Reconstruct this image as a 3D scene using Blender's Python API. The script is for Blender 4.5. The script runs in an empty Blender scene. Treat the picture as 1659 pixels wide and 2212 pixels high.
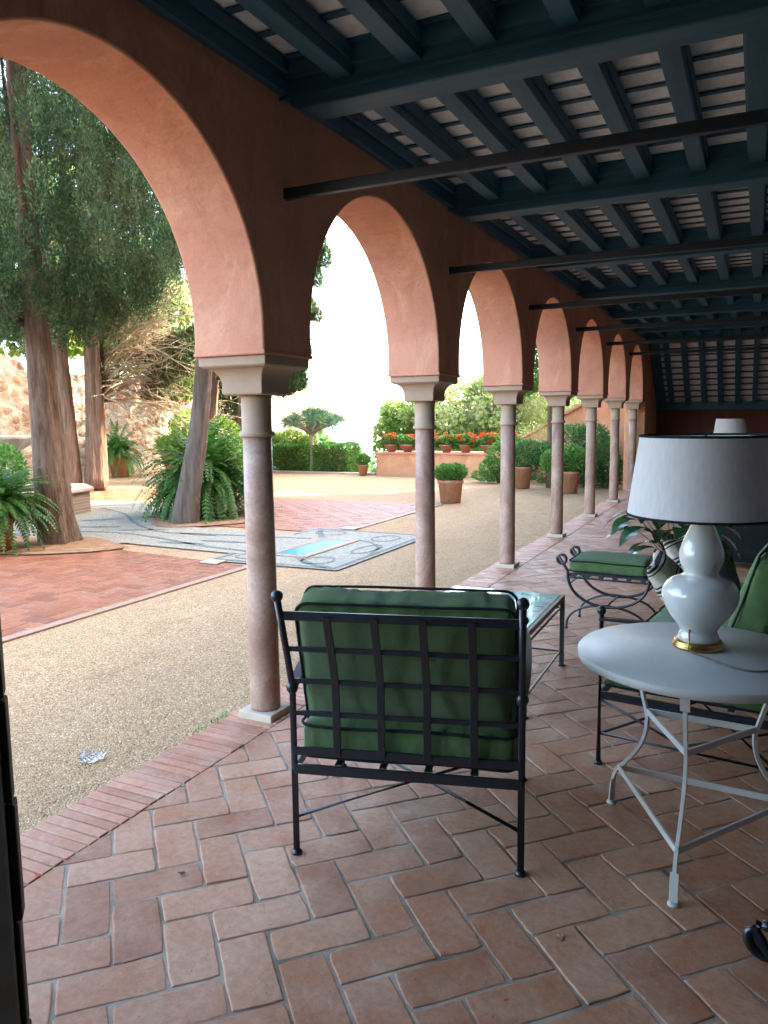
import bpy, bmesh, math, random
import numpy as np
from mathutils import Vector, Matrix, noise
R=math.radians; PI=math.pi
random.seed(7); rng=np.random.default_rng(7)
scene=bpy.context.scene; COL=scene.collection
# ------------------------------------------------------------------ camera
H=1.5; YAW,PITCH,ROLL,F=.451356,.121825,-.011831,1657.13
cy,sy,cp,sp=math.cos(YAW),math.sin(YAW),math.cos(PITCH),math.sin(PITCH)
fw=Vector((-sy*cp,cy*cp,-sp)); r0=Vector((cy,sy,0)); u0=r0.cross(fw)
rt=math.cos(ROLL)*r0+math.sin(ROLL)*u0; up=-math.sin(ROLL)*r0+math.cos(ROLL)*u0
cam=bpy.data.cameras.new('camera'); co=bpy.data.objects.new('camera',cam); COL.objects.link(co)
co.matrix_world=Matrix(((rt.x,up.x,-fw.x,0),(rt.y,up.y,-fw.y,0),(rt.z,up.z,-fw.z,H),(0,0,0,1)))
cam.sensor_fit='VERTICAL'; cam.sensor_height=24; cam.lens=24*F/2212; cam.clip_start=.05; cam.clip_end=30000
scene.camera=co
# ------------------------------------------------------------------ world, sun, exposure
SUN_EL=30.0; SUN_AZ=44.6      # azimuth from +Y towards +X
W=bpy.data.worlds.new('World'); scene.world=W; W.use_nodes=True
nt=W.node_tree; nt.nodes.clear()
sk=nt.nodes.new('ShaderNodeTexSky'); sk.sky_type='NISHITA'; sk.sun_disc=False
sk.sun_elevation=R(SUN_EL); sk.sun_rotation=R(SUN_AZ); sk.air_density=1.0; sk.dust_density=3.5; sk.ozone_density=1.0
bg=nt.nodes.new('ShaderNodeBackground'); bg.inputs[1].default_value=.15
wo=nt.nodes.new('ShaderNodeOutputWorld'); nt.links.new(sk.outputs[0],bg.inputs[0]); nt.links.new(bg.outputs[0],wo.inputs[0])
sun=bpy.data.lights.new('sun','SUN'); sun.energy=2.0; sun.angle=R(.5); sun.color=(1,.9,.76)
so=bpy.data.objects.new('sun',sun); COL.objects.link(so)
sd=Vector((math.sin(R(SUN_AZ))*math.cos(R(SUN_EL)),math.cos(R(SUN_AZ))*math.cos(R(SUN_EL)),math.sin(R(SUN_EL))))
so.rotation_euler=(-sd).to_track_quat('-Z','Y').to_euler()
scene.view_settings.view_transform='Standard'; scene.view_settings.look='None'
scene.view_settings.exposure=4.15; scene.view_settings.gamma=1
scene.render.engine='CYCLES'
try:
    scene.cycles.max_bounces=8; scene.cycles.diffuse_bounces=5; scene.cycles.transparent_max_bounces=8
    scene.cycles.sample_clamp_indirect=6; scene.cycles.use_denoising=True
except Exception: pass

# ------------------------------------------------------------------ materials
def lin(c):
    return tuple(((v/12.92) if v<=.04045 else ((v+.055)/1.055)**2.4) for v in c)
class N:
    def __init__(s,name,rough=.7,spec=.5):
        s.m=bpy.data.materials.new(name); s.m.use_nodes=True; s.t=s.m.node_tree
        s.b=s.t.nodes['Principled BSDF']; s.b.inputs['Roughness'].default_value=rough
        s.b.inputs['Specular IOR Level'].default_value=spec
        s.co=None
    def n(s,t,**k):
        x=s.t.nodes.new(t)
        for a,v in k.items(): setattr(x,a,v)
        return x
    def l(s,a,b): s.t.links.new(a,b)
    def coord(s,scale=None):
        if s.co is None: s.co=s.n('ShaderNodeTexCoord')
        o=s.co.outputs['Object']
        if scale:
            mp=s.n('ShaderNodeMapping'); mp.inputs['Scale'].default_value=scale; s.l(o,mp.inputs[0]); o=mp.outputs[0]
        return o
    def noise(s,sc,det=4,rough=.6,scale=None,dist=0):
        x=s.n('ShaderNodeTexNoise'); x.inputs['Scale'].default_value=sc; x.inputs['Detail'].default_value=det
        x.inputs['Roughness'].default_value=rough; x.inputs['Distortion'].default_value=dist; s.l(s.coord(scale),x.inputs['Vector']); return x.outputs['Fac']
    def voro(s,sc,feature='F1',out='Distance',scale=None,rand=1):
        x=s.n('ShaderNodeTexVoronoi',feature=feature); x.inputs['Scale'].default_value=sc; x.inputs['Randomness'].default_value=rand
        s.l(s.coord(scale),x.inputs['Vector']); return x.outputs[out]
    def isl(s):
        g=s.n('ShaderNodeNewGeometry'); return g.outputs['Random Per Island']
    def ramp(s,f,stops,mode='LINEAR'):
        r=s.n('ShaderNodeValToRGB'); r.color_ramp.interpolation=mode
        e=r.color_ramp.elements
        while len(e)<len(stops): e.new(.5)
        for i,(p,c) in enumerate(stops): e[i].position=p; e[i].color=(*c,1) if len(c)==3 else c
        s.l(f,r.inputs[0]); return r.outputs[0]
    def mix(s,f,a,b,mode='MIX'):
        m=s.n('ShaderNodeMix',data_type='RGBA',blend_type=mode)
        for i,v in ((0,f),(6,a),(7,b)):
            if isinstance(v,(int,float)): m.inputs[i].default_value=v
            elif isinstance(v,tuple): m.inputs[i].default_value=(*v,1)
            else: s.l(v,m.inputs[i])
        return m.outputs[2]
    def math(s,op,a,b=0):
        m=s.n('ShaderNodeMath',operation=op)
        for i,v in ((0,a),(1,b)):
            if isinstance(v,(int,float)): m.inputs[i].default_value=v
            else: s.l(v,m.inputs[i])
        return m.outputs[0]
    def col(s,c):
        if isinstance(c,tuple): s.b.inputs['Base Color'].default_value=(*c,1)
        else: s.l(c,s.b.inputs['Base Color'])
        return s
    def rough(s,f): s.l(f,s.b.inputs['Roughness']); return s
    def bump(s,f,strength=.4,dist=.01):
        b=s.n('ShaderNodeBump'); b.inputs['Strength'].default_value=strength; b.inputs['Distance'].default_value=dist
        s.l(f,b.inputs['Height']); s.l(b.outputs[0],s.b.inputs['Normal']); return s
M={}
def simple(name,c,rough=.6,spec=.5,var=.15,sc=8,bump=0,bsc=40,metal=0):
    x=N(name,rough,spec); d=tuple(v*(1-var) for v in c); e=tuple(min(1,v*(1+var)) for v in c)
    x.col(x.ramp(x.noise(sc,5),[(.3,d),(.7,e)])); x.b.inputs['Metallic'].default_value=metal
    if bump: x.bump(x.noise(bsc,3),bump,.003)
    M[name]=x.m; return x
# bricks of the gallery floor
def brickmat(name,stops,dust,rough=.62,grime=.5,bs=.5):
    x=N(name,rough,.35)
    a=x.ramp(x.isl(),stops)
    n1=x.noise(5,6,.65); a=x.mix(x.ramp(n1,[(.4,(0,0,0)),(.72,(grime*1.2,)*3)]),a,dust)
    a=x.mix(x.ramp(x.noise(1.1,6,.7),[(.48,(0,0,0)),(.8,(.5,)*3)]),a,(.22,.115,.07)); a=x.mix(x.ramp(x.noise(17,6,.75,dist=1.0),[(.58,(0,0,0)),(.74,(.35,)*3)]),a,(.62,.46,.34))
    n2=x.noise(38,5,.7); a=x.mix(x.ramp(n2,[(.35,(.3,)*3),(.6,(0,0,0))]),a,(.12,.055,.035))
    pit=x.voro(26); a=x.mix(x.ramp(pit,[(.035,(1,1,1)),(.06,(0,0,0))]),a,(.045,.025,.02))
    x.col(a); x.rough(x.ramp(x.noise(9,4),[(.3,(.45,)*3),(.7,(.75,)*3)]))
    h=x.math('ADD',x.math('MULTIPLY',x.noise(30,6,.7),1.0),x.math('MULTIPLY',x.ramp(pit,[(.0,(0,0,0)),(.07,(1,1,1))]),.6))
    x.bump(h,bs,.006); M[name]=x.m
brickmat('floor_brick',[(0,(.33,.125,.058)),(.35,(.42,.17,.08)),(.7,(.48,.215,.11)),(1,(.52,.265,.145))],(.56,.36,.235))
brickmat('edge_brick',[(0,(.36,.13,.065)),(.5,(.46,.18,.09)),(1,(.54,.25,.14))],(.56,.35,.24),.7)
brickmat('yard_brick',[(0,(.20,.058,.022)),(.4,(.275,.082,.032)),(1,(.34,.115,.048))],(.32,.15,.07),.75,.4,.3)
simple('mortar',(.31,.245,.18),.95,.2,.55,5,.6,90)
# gravel
x=N('gravel',.95,.2)
v=x.voro(120,out='Color'); sep=x.n('ShaderNodeSeparateColor'); x.l(v,sep.inputs[0])
a=x.ramp(sep.outputs[0],[(0,(.25,.14,.062)),(.25,(.39,.225,.105)),(.6,(.50,.305,.152)),(.9,(.60,.41,.235)),(1,(.68,.53,.36))])
a=x.mix(x.ramp(x.noise(.9,5,.6,(1,1,1)),[(.42,(0,0,0)),(.72,(.35,)*3)]),a,(.36,.24,.13))
a=x.mix(x.ramp(x.noise(5,7,.75,(1,.45,1),.8),[(.52,(0,0,0)),(.72,(.6,)*3)]),a,(.22,.14,.075)); a=x.mix(x.ramp(x.noise(1.6,5,.7,(1,.4,1),1.2),[(.55,(0,0,0)),(.8,(.45,)*3)]),a,(.62,.47,.3))
a=x.mix(x.ramp(x.voro(120),[(.3,(0,0,0)),(.8,(.4,)*3)]),a,(.25,.15,.07))
rel=x.math('MULTIPLY',x.noise(2.6,5,.6),5.0)
x.col(a); x.bump(x.math('ADD',x.math('SUBTRACT',1.0,x.voro(120)),rel),.7,.012); M['gravel']=x.m
x=N('pebble',.85,.3); x.col(x.ramp(x.isl(),[(0,(.17,.095,.04)),(.3,(.38,.23,.105)),(.7,(.54,.35,.175)),(1,(.70,.54,.35))])); M['pebble']=x.m
simple('earth',(.30,.17,.09),.95,.1,.35,9,.8,60)
# pebble mosaic
def mosaic(name,st):
    x=N(name,.8,.3); v=x.voro(60,out='Color'); sep=x.n('ShaderNodeSeparateColor'); x.l(v,sep.inputs[0])
    a=x.ramp(sep.outputs[0],st); a=x.mix(x.ramp(x.voro(60),[(.3,(0,0,0)),(.8,(.45,)*3)]),a,(.16,.15,.13)); x.col(a)
    x.bump(x.math('SUBTRACT',1.0,x.voro(60)),.5,.008); M[name]=x.m
mosaic('mosaic_white',[(0,(.19,.165,.115)),(.5,(.29,.255,.18)),(1,(.39,.35,.255))])
mosaic('mosaic_dark',[(0,(.07,.08,.07)),(.6,(.13,.14,.12)),(1,(.22,.22,.18))])
simple('pool_kerb',(.33,.20,.13),.7,.3,.2,20,.3,60)
x=N('water',.12,.1); x.b.inputs['IOR'].default_value=1.08; x.col((.07,.24,.42)); x.bump(x.noise(14,3),.05,.01); M['water']=x.m
# plaster
def plaster(name,c,v=.18):
    x=N(name,.9,.2); d=tuple(q*(1-v) for q in c); e=(min(1,c[0]*1.12),c[1]*1.2,c[2]*1.25)
    a=x.ramp(x.noise(1.3,7,.6,dist=.6),[(.3,d),(.5,c),(.72,e)])
    a=x.mix(x.ramp(x.noise(3.2,6,.7,(1,1,.35),1.5),[(.5,(0,0,0)),(.72,(.5,)*3)]),a,(c[0]*.66,c[1]*.58,c[2]*.5))
    a=x.mix(x.ramp(x.noise(1.7,6,.7,(1,1,.5),2.5),[(.55,(0,0,0)),(.62,(.35,)*3),(.7,(0,0,0))]),a,(min(1,c[0]*1.3),c[1]*1.6,c[2]*1.6))
    a=x.mix(x.ramp(x.noise(70,4,.7),[(.3,(.25,)*3),(.55,(0,0,0))]),a,(c[0]*.7,c[1]*.65,c[2]*.6))
    x.col(a); x.bump(x.math('ADD',x.noise(16,5,.65),x.math('MULTIPLY',x.noise(2.3,3),2.5)),.45,.012); M[name]=x.m
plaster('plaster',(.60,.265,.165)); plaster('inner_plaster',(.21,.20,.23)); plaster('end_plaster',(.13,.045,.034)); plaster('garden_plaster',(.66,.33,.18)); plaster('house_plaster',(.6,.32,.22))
# stone of columns
x=N('marble',.5,.35)
oi=x.n('ShaderNodeObjectInfo'); tc=x.n('ShaderNodeTexCoord'); vm=x.n('ShaderNodeVectorMath',operation='SCALE'); cb=x.n('ShaderNodeCombineXYZ')
x.l(x.math('MULTIPLY',oi.outputs['Random'],37.0),cb.inputs[2]); va=x.n('ShaderNodeVectorMath',operation='ADD'); x.l(tc.outputs['Object'],va.inputs[0]); x.l(cb.outputs[0],va.inputs[1])
rr_=x.n('NodeReroute'); x.l(va.outputs[0],rr_.inputs[0]); 
class _O: pass
x.co=_O(); x.co.outputs={'Object':rr_.outputs[0]}
a=x.ramp(x.noise(2.2,8,.72,(1,1,.5),1.6),[(.32,(.24,.12,.08)),(.5,(.39,.235,.165)),(.66,(.52,.37,.275))])
a=x.mix(x.ramp(x.noise(55,4,.8),[(.42,(0,0,0)),(.7,(.5,)*3)]),a,(.20,.105,.09)); x.col(a); x.bump(x.noise(40,4),.15,.003); M['marble']=x.m
x=N('capital_stone',.8,.25)
a=x.ramp(x.noise(4,7,.65),[(.3,(.34,.23,.155)),(.6,(.43,.30,.205)),(.8,(.5,.37,.26))]); x.col(a); x.bump(x.noise(45,5),.35,.004); M['capital_stone']=x.m
x=N('limestone',.8,.25)
a=x.ramp(x.noise(4,7,.65),[(.3,(.40,.31,.22)),(.6,(.52,.42,.31)),(.8,(.58,.49,.37))]); x.col(a); x.bump(x.noise(45,5),.35,.004); M['limestone']=x.m
# painted timber
x=N('timber_paint',.5,.35)
a=x.ramp(x.noise(3,6,.7,(6,.6,6)),[(.25,(.016,.064,.10)),(.6,(.030,.105,.155)),(.8,(.055,.145,.19))]); x.col(a); x.bump(x.noise(9,5,.6,(9,.8,9)),.25,.004); M['timber_paint']=x.m
x=N('timber_paint_across',.5,.35)
a=x.ramp(x.noise(3,6,.7,(.6,6,6)),[(.25,(.016,.064,.10)),(.6,(.030,.105,.155)),(.8,(.055,.145,.19))]); x.col(a); x.bump(x.noise(9,5,.6,(.8,9,9)),.25,.004); M['timber_paint_across']=x.m
x=N('roof_tile',.9,.2)
a=x.ramp(x.isl(),[(0,(.80,.74,.70)),(1,(.90,.86,.83))]); a=x.mix(x.ramp(x.noise(14,6,.7),[(.45,(0,0,0)),(.75,(.45,)*3)]),a,(.42,.32,.27)); x.col(a); x.bump(x.noise(30,4),.3,.004); M['roof_tile']=x.m
simple('iron',(.012,.016,.022),.33,.6,.3,30,.15,120)
simple('iron_rod',(.012,.018,.026),.5,.5,.3,20,.2,90)
def fabric(name,c,c2):
    x=N(name,.9,.15); x.b.inputs['Sheen Weight'].default_value=.25
    a=x.ramp(x.noise(6,5,.6),[(.3,c),(.7,c2)]); a=x.mix(x.ramp(x.noise(1.8,5,.6),[(.5,(0,0,0)),(.8,(.35,)*3)]),a,tuple(v*1.5 for v in c2)); x.col(a)
    w=x.n('ShaderNodeTexWave',wave_type='BANDS',bands_direction='DIAGONAL'); w.inputs['Scale'].default_value=160; x.l(x.coord(),w.inputs['Vector'])
    x.bump(x.math('ADD',x.math('MULTIPLY',w.outputs['Fac'],.15),x.math('ADD',x.noise(7,5,.55,(1,1,1),1.2),x.math('MULTIPLY',x.noise(30,3,.5,(1,1,.3),.6),.4))),.6,.02); M[name]=x.m
fabric('green_fabric',(.066,.125,.038),(.092,.165,.05)); fabric('black_fabric',(.018,.02,.026),(.03,.032,.04))
simple('piping',(.012,.014,.022),.8,.2)
x=N('striped_fabric',.9,.15)
wv=x.n('ShaderNodeTexWave',wave_type='BANDS',bands_direction='X'); wv.inputs['Scale'].default_value=2.6; wv.inputs['Distortion'].default_value=.3; x.l(x.coord(),wv.inputs['Vector'])
w2=x.n('ShaderNodeTexWave',wave_type='BANDS',bands_direction='X'); w2.inputs['Scale'].default_value=13; x.l(x.coord(),w2.inputs['Vector'])
st=x.math('MULTIPLY',x.math('GREATER_THAN',wv.outputs['Fac'],.62),x.math('GREATER_THAN',w2.outputs['Fac'],.4))
x.col(x.mix(st,x.ramp(x.noise(60,3),[(.3,(.42,.36,.27)),(.7,(.58,.52,.42))]),(.015,.017,.03))); x.bump(x.noise(25,4),.3,.006); M['striped_fabric']=x.m
simple('white_paint',(.52,.54,.51),.42,.45,.05,12,.12,60)
x=N('white_paint',.42,.45); a=x.ramp(x.noise(9,5,.6),[(.3,(.53,.53,.49)),(.7,(.60,.60,.56))]); a=x.mix(x.ramp(x.noise(2.2,6,.7),[(.45,(0,0,0)),(.75,(.3,)*3)]),a,(.42,.40,.34))
a=x.mix(x.ramp(x.noise(48,4,.6),[(.70,(0,0,0)),(.74,(.8,)*3)]),a,(.20,.12,.07)); x.col(a); x.rough(x.ramp(x.noise(6,5),[(.3,(.3,)*3),(.7,(.55,)*3)])); x.bump(x.noise(26,4),.12,.003); M['white_paint']=x.m
simple('ceramic',(.58,.58,.55),.12,.6,.02,5)
M['ceramic'].node_tree.nodes['Principled BSDF'].inputs['Coat Weight'].default_value=.6
x=simple('brass',(.50,.32,.11),.3,.5,.08,10,metal=1)
x=N('lamp_shade_cloth',.9,.2); x.col(x.ramp(x.noise(90,3,.5,(1,1,.2)),[(.3,(.58,.565,.56)),(.7,(.65,.635,.63))])); x.b.inputs['Transmission Weight'].default_value=0
x.bump(x.noise(160,3),.1,.002); M['lamp_shade_cloth']=x.m
x=simple('cord',(.16,.13,.08),.8,.2,.4,60)
# glazed table tile
x=N('glazed_tile',.09,.6)
ck=x.n('ShaderNodeTexBrick'); ck.offset=0; ck.inputs['Scale'].default_value=1; ck.inputs['Brick Width'].default_value=.11; ck.inputs['Row Height'].default_value=.11
ck.inputs['Mortar Size'].default_value=.003; ck.inputs['Color1'].default_value=(.22,.46,.46,1); ck.inputs['Color2'].default_value=(.30,.55,.53,1); ck.inputs['Mortar'].default_value=(.05,.09,.09,1)
x.l(x.coord(),ck.inputs['Vector'])
pt=x.voro(9.09,scale=(1,1,1),rand=0); a=x.mix(x.ramp(pt,[(.20,(1,1,1)),(.26,(0,0,0))]),ck.outputs['Color'],(.45,.5,.32)); x.col(a)
x.b.inputs['Coat Weight'].default_value=.5; M['glazed_tile']=x.m
# bark
def bark(name,c1,c2,c3):
    x=N(name,.92,.15); a=x.ramp(x.noise(5,8,.7,(4,4,.35),1.0),[(.3,c1),(.5,c2),(.7,c3)]); x.col(a)
    x.bump(x.noise(7,8,.75,(5,5,.4),1.2),1.0,.05); M[name]=x.m
bark('bark',(.10,.06,.037),(.21,.135,.088),(.33,.235,.165)); bark('grey_bark',(.11,.082,.062),(.20,.155,.12),(.29,.235,.19)); bark('dead_wood',(.25,.18,.11),(.36,.27,.17),(.5,.4,.27)); bark('pale_bark',(.3,.26,.2),(.42,.37,.3),(.5,.45,.38))
def foliage(name,stops,trans=.35,alt=None,rough=.55,sc=.9):
    x=N(name,rough,.3); a=x.ramp(x.isl(),stops)
    if alt: a=x.mix(x.ramp(x.noise(sc,4,.6),[(.46,(0,0,0)),(.68,(.8,)*3)]),a,alt)
    x.col(a); tr=x.n('ShaderNodeBsdfTranslucent'); x.l(a,tr.inputs[0]); ms=x.n('ShaderNodeMixShader'); ms.inputs[0].default_value=trans
    out=[n for n in x.t.nodes if n.type=='OUTPUT_MATERIAL'][0]
    x.l(x.b.outputs[0],ms.inputs[1]); x.l(tr.outputs[0],ms.inputs[2]); x.l(ms.outputs[0],out.inputs[0]); M[name]=x.m
foliage('cypress_leaf',[(0,(.022,.052,.022)),(.5,(.05,.11,.042)),(1,(.12,.21,.068))],.3,(.12,.105,.05),.7,3.2)
foliage('bright_leaf',[(0,(.12,.22,.04)),(.5,(.2,.34,.06)),(1,(.34,.44,.10))],.5,(.36,.38,.10))
foliage('pale_leaf',[(0,(.22,.30,.08)),(.5,(.36,.44,.13)),(1,(.52,.54,.22))],.5,(.38,.34,.18),sc=.5)
foliage('shrub_leaf',[(0,(.06,.14,.045)),(.5,(.11,.23,.065)),(1,(.19,.34,.095))],.4,(.06,.13,.055),.45,2)
foliage('box_leaf',[(0,(.07,.17,.035)),(.5,(.12,.27,.05)),(1,(.2,.38,.08))],.4)
foliage('fern_leaf',[(0,(.028,.085,.016)),(.5,(.05,.14,.024)),(1,(.10,.23,.035))],.4,(.11,.21,.035),.5,1.2)
foliage('lily_leaf',[(0,(.012,.05,.022)),(.5,(.018,.07,.028)),(1,(.03,.10,.035))],.15,None,.25)
foliage('dragon_leaf',[(0,(.05,.13,.07)),(.5,(.09,.20,.10)),(1,(.2,.30,.13))],.3)
foliage('red_petal',[(0,(.55,.03,.01)),(.6,(.75,.08,.02)),(1,(.85,.25,.05))],.35)
foliage('litter_leaf',[(0,(.08,.05,.03)),(.6,(.18,.10,.05)),(1,(.32,.2,.1))],.1); foliage('dry_leaf',[(0,(.35,.25,.12)),(1,(.6,.45,.24))],.3)
x=N('terracotta',.9,.15); a=x.ramp(x.noise(3,6,.6),[(.3,(.36,.155,.08)),(.7,(.48,.23,.125))]); a=x.mix(x.ramp(x.noise(5,7,.7,(1,1,.4),1),[(.48,(0,0,0)),(.7,(.6,)*3)]),a,(.52,.38,.27))
a=x.mix(x.ramp(x.noise(2.5,6,.7),[(.52,(0,0,0)),(.75,(.55,)*3)]),a,(.16,.09,.05)); x.col(a); x.bump(x.noise(40,4),.3,.004); M['terracotta']=x.m
# rubble stone
x=N('rubble',.95,.15); x.coord()
v=x.n('ShaderNodeTexVoronoi'); v.inputs['Scale'].default_value=3.6
dn=x.n('ShaderNodeTexNoise'); dn.inputs['Scale'].default_value=4; x.l(x.coord((1,1,1.35)),dn.inputs['Vector'])
mx=x.n('ShaderNodeVectorMath',operation='ADD'); sc=x.n('ShaderNodeVectorMath',operation='SCALE'); sc.inputs['Scale'].default_value=.25
x.l(dn.outputs['Color'],sc.inputs[0]); x.l(x.coord((1,1,1.35)),mx.inputs[0]); x.l(sc.outputs[0],mx.inputs[1]); x.l(mx.outputs[0],v.inputs['Vector'])
sep=x.n('ShaderNodeSeparateColor'); x.l(v.outputs['Color'],sep.inputs[0])
a=x.ramp(sep.outputs[1],[(0,(.20,.13,.09)),(.3,(.36,.25,.17)),(.6,(.44,.22,.13)),(1,(.52,.42,.3))])
a=x.mix(x.ramp(v.outputs['Distance'],[(.42,(0,0,0)),(.6,(1,1,1))]),a,(.40,.34,.26)); x.col(a)
x.bump(x.math('SUBTRACT',x.noise(20,4),x.math('MULTIPLY',v.outputs['Distance'],2)),1.0,.05); M['rubble']=x.m
x=N('small_brick',.9,.15)
bk=x.n('ShaderNodeTexBrick'); bk.inputs['Scale'].default_value=1; bk.inputs['Brick Width'].default_value=.24; bk.inputs['Row Height'].default_value=.05; bk.inputs['Mortar Size'].default_value=.008
bk.inputs['Color1'].default_value=(.3,.2,.15,1); bk.inputs['Color2'].default_value=(.22,.15,.115,1); bk.inputs['Mortar'].default_value=(.3,.26,.2,1)
mp=x.n('ShaderNodeMapping'); mp.inputs['Rotation'].default_value=(R(90),0,0); x.l(x.coord(),mp.inputs[0]); x.l(mp.outputs[0],bk.inputs['Vector']); x.col(bk.outputs['Color']); M['small_brick']=x.m
simple('grass_ground',(.10,.14,.05),.95,.1,.5,.2,.5,3)
simple('sea',(.05,.13,.18),.15,.5,.1,.01)
simple('door_paint',(.36,.38,.31),.6,.3,.2,6,.2,40)
simple('black_paint',(.006,.007,.009),.5,.3)
x=N('clear_plastic',.08,.6); x.col((.9,.92,.95)); x.b.inputs['Transmission Weight'].default_value=.93; x.b.inputs['IOR'].default_value=1.3; M['clear_plastic']=x.m; x.b.inputs['Roughness'].default_value=.25; x.b.inputs['Base Color'].default_value=(.75,.74,.72,1)
simple('glass_dark',(.03,.04,.05),.08,.6)

# ------------------------------------------------------------------ mesh helpers
def link_mesh(name,me,mat,parent=None,smooth=False,loc=None):
    o=bpy.data.objects.new(name,me); COL.objects.link(o)
    for m in (mat if isinstance(mat,(list,tuple)) else [mat]): me.materials.append(M[m] if isinstance(m,str) else m)
    if smooth: me.shade_smooth()
    if parent is not None: o.parent=parent
    if loc is not None: o.location=loc
    return o
def tag(o,label=None,cat=None,group=None,kind=None):
    if label: o['label']=label
    if cat: o['category']=cat
    if group: o['group']=group
    if kind: o['kind']=kind
    return o
def thing(name,label,cat,loc=(0,0,0),rot=0,group=None):
    o=bpy.data.objects.new(name,None); COL.objects.link(o); o.empty_display_size=.1; o.location=loc; o.rotation_euler=(0,0,rot)
    return tag(o,label,cat,group)
def copy_tree(o,parent=None):
    c=o.copy(); COL.objects.link(c); c.parent=parent
    for ch in list(o.children): copy_tree(ch,c)
    return c
def frame_of(d):
    d=Vector(d).normalized(); u=Vector((0,0,1)) if abs(d.z)<.95 else Vector((0,1,0))
    s=d.cross(u).normalized(); return s,s.cross(d).normalized()
class MB:
    def __init__(s): s.v=[]; s.f=[]; s.mi=[]; s.sm=[]; s.cm=0
    def add(s,vs,fs,smooth=False):
        n=len(s.v); s.v+= [tuple(v) for v in vs]; s.f+=[tuple(i+n for i in f) for f in fs]; s.mi+=[s.cm]*len(fs); s.sm+=[smooth]*len(fs); return s
    def box(s,c,size,rz=0,M4=None):
        hx,hy,hz=[q/2 for q in size]; vs=[Vector((x*hx,y*hy,z*hz)) for x in (-1,1) for y in (-1,1) for z in (-1,1)]
        if rz: vs=[Matrix.Rotation(rz,3,'Z')@v for v in vs]
        vs=[v+Vector(c) for v in vs]
        if M4: vs=[M4@v for v in vs]
        return s.add(vs,[(0,1,3,2),(4,6,7,5),(0,4,5,1),(2,3,7,6),(0,2,6,4),(1,5,7,3)])
    def b(s,x0,x1,y0,y1,z0,z1): return s.box(((x0+x1)/2,(y0+y1)/2,(z0+z1)/2),(x1-x0,y1-y0,z1-z0))
    def bar(s,p0,p1,w,h):                       # flat or square bar; w sideways, h along the local up
        p0,p1=Vector(p0),Vector(p1); a,b=frame_of(p1-p0); vs=[]
        for p in (p0,p1):
            for i,j in ((-1,-1),(1,-1),(1,1),(-1,1)): vs.append(p+a*i*w/2+b*j*h/2)
        return s.add(vs,[(0,1,2,3),(7,6,5,4),(0,4,5,1),(1,5,6,2),(2,6,7,3),(3,7,4,0)])
    def tube(s,pts,r,seg=10,cap=True,closed=False,flat=1):
        pts=[Vector(p) for p in pts]; n=len(pts); rr=r if isinstance(r,(list,tuple)) else [r]*n; vs=[]; pa=None
        for i,p in enumerate(pts):
            if closed: d=pts[(i+1)%n]-pts[i-1]
            else: d=pts[min(i+1,n-1)]-pts[max(i-1,0)]
            d.normalize()
            if pa is None: a,b=frame_of(d)
            else:
                a=(pa-d*pa.dot(d)).normalized(); b=d.cross(a)
            pa=a
            for k in range(seg):
                t=2*PI*k/seg; vs.append(p+a*math.cos(t)*rr[i]+b*math.sin(t)*rr[i]*flat)
        fs=[]
        for i in range(n if closed else n-1):
            j=(i+1)%n
            for k in range(seg): fs.append((i*seg+k,i*seg+(k+1)%seg,j*seg+(k+1)%seg,j*seg+k))
        if cap and not closed: fs.append(tuple(range(seg))[::-1]); fs.append(tuple((n-1)*seg+k for k in range(seg)))
        return s.add(vs,fs,True)
    def lathe(s,prof,c=(0,0,0),seg=32,smooth=True,sq=False):
        vs=[];c=Vector(c); off=PI/4 if sq else 0
        for r,z in prof:
            for k in range(seg): t=2*PI*k/seg+off; vs.append(c+Vector((r*math.cos(t),r*math.sin(t),z)))
        fs=[(i*seg+k,i*seg+(k+1)%seg,(i+1)*seg+(k+1)%seg,(i+1)*seg+k) for i in range(len(prof)-1) for k in range(seg)]
        fs.append(tuple(range(seg))[::-1]); fs.append(tuple((len(prof)-1)*seg+k for k in range(seg)))
        return s.add(vs,fs,smooth)
    def ball(s,c,r,seg=14,sz=1): 
        n=8; return s.lathe([(max(1e-4,r*math.sin(PI*i/n)),-r*sz*math.cos(PI*i/n)) for i in range(n+1)],c,seg)
    def prism(s,poly,axis,a0,a1):               # poly of 2D points extruded along axis
        def P(q,a): return {'x':(a,q[0],q[1]),'y':(q[0],a,q[1]),'z':(q[0],q[1],a)}[axis]
        n=len(poly); vs=[P(q,a0) for q in poly]+[P(q,a1) for q in poly]
        fs=[tuple(range(n)),tuple(range(2*n-1,n-1,-1))]+[(i,(i+1)%n,(i+1)%n+n,i+n) for i in range(n)]
        return s.add(vs,fs)
    def mesh(s,name='m',fix=True):
        me=bpy.data.meshes.new(name); me.from_pydata(s.v,[],s.f); me.update()
        me.polygons.foreach_set('material_index',s.mi); me.polygons.foreach_set('use_smooth',s.sm)
        if fix:
            bm=bmesh.new(); bm.from_mesh(me); bmesh.ops.recalc_face_normals(bm,faces=bm.faces); bm.to_mesh(me); bm.free()
        return me
    def build(s,name,mat,parent=None,bevel=0,loc=None):
        me=s.mesh(name); o=link_mesh(name,me,mat,parent,loc=loc)
        if bevel:
            m=o.modifiers.new('b','BEVEL'); m.width=bevel; m.segments=2; m.limit_method='ANGLE'; m.angle_limit=R(40); m.harden_normals=False
        return o
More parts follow.
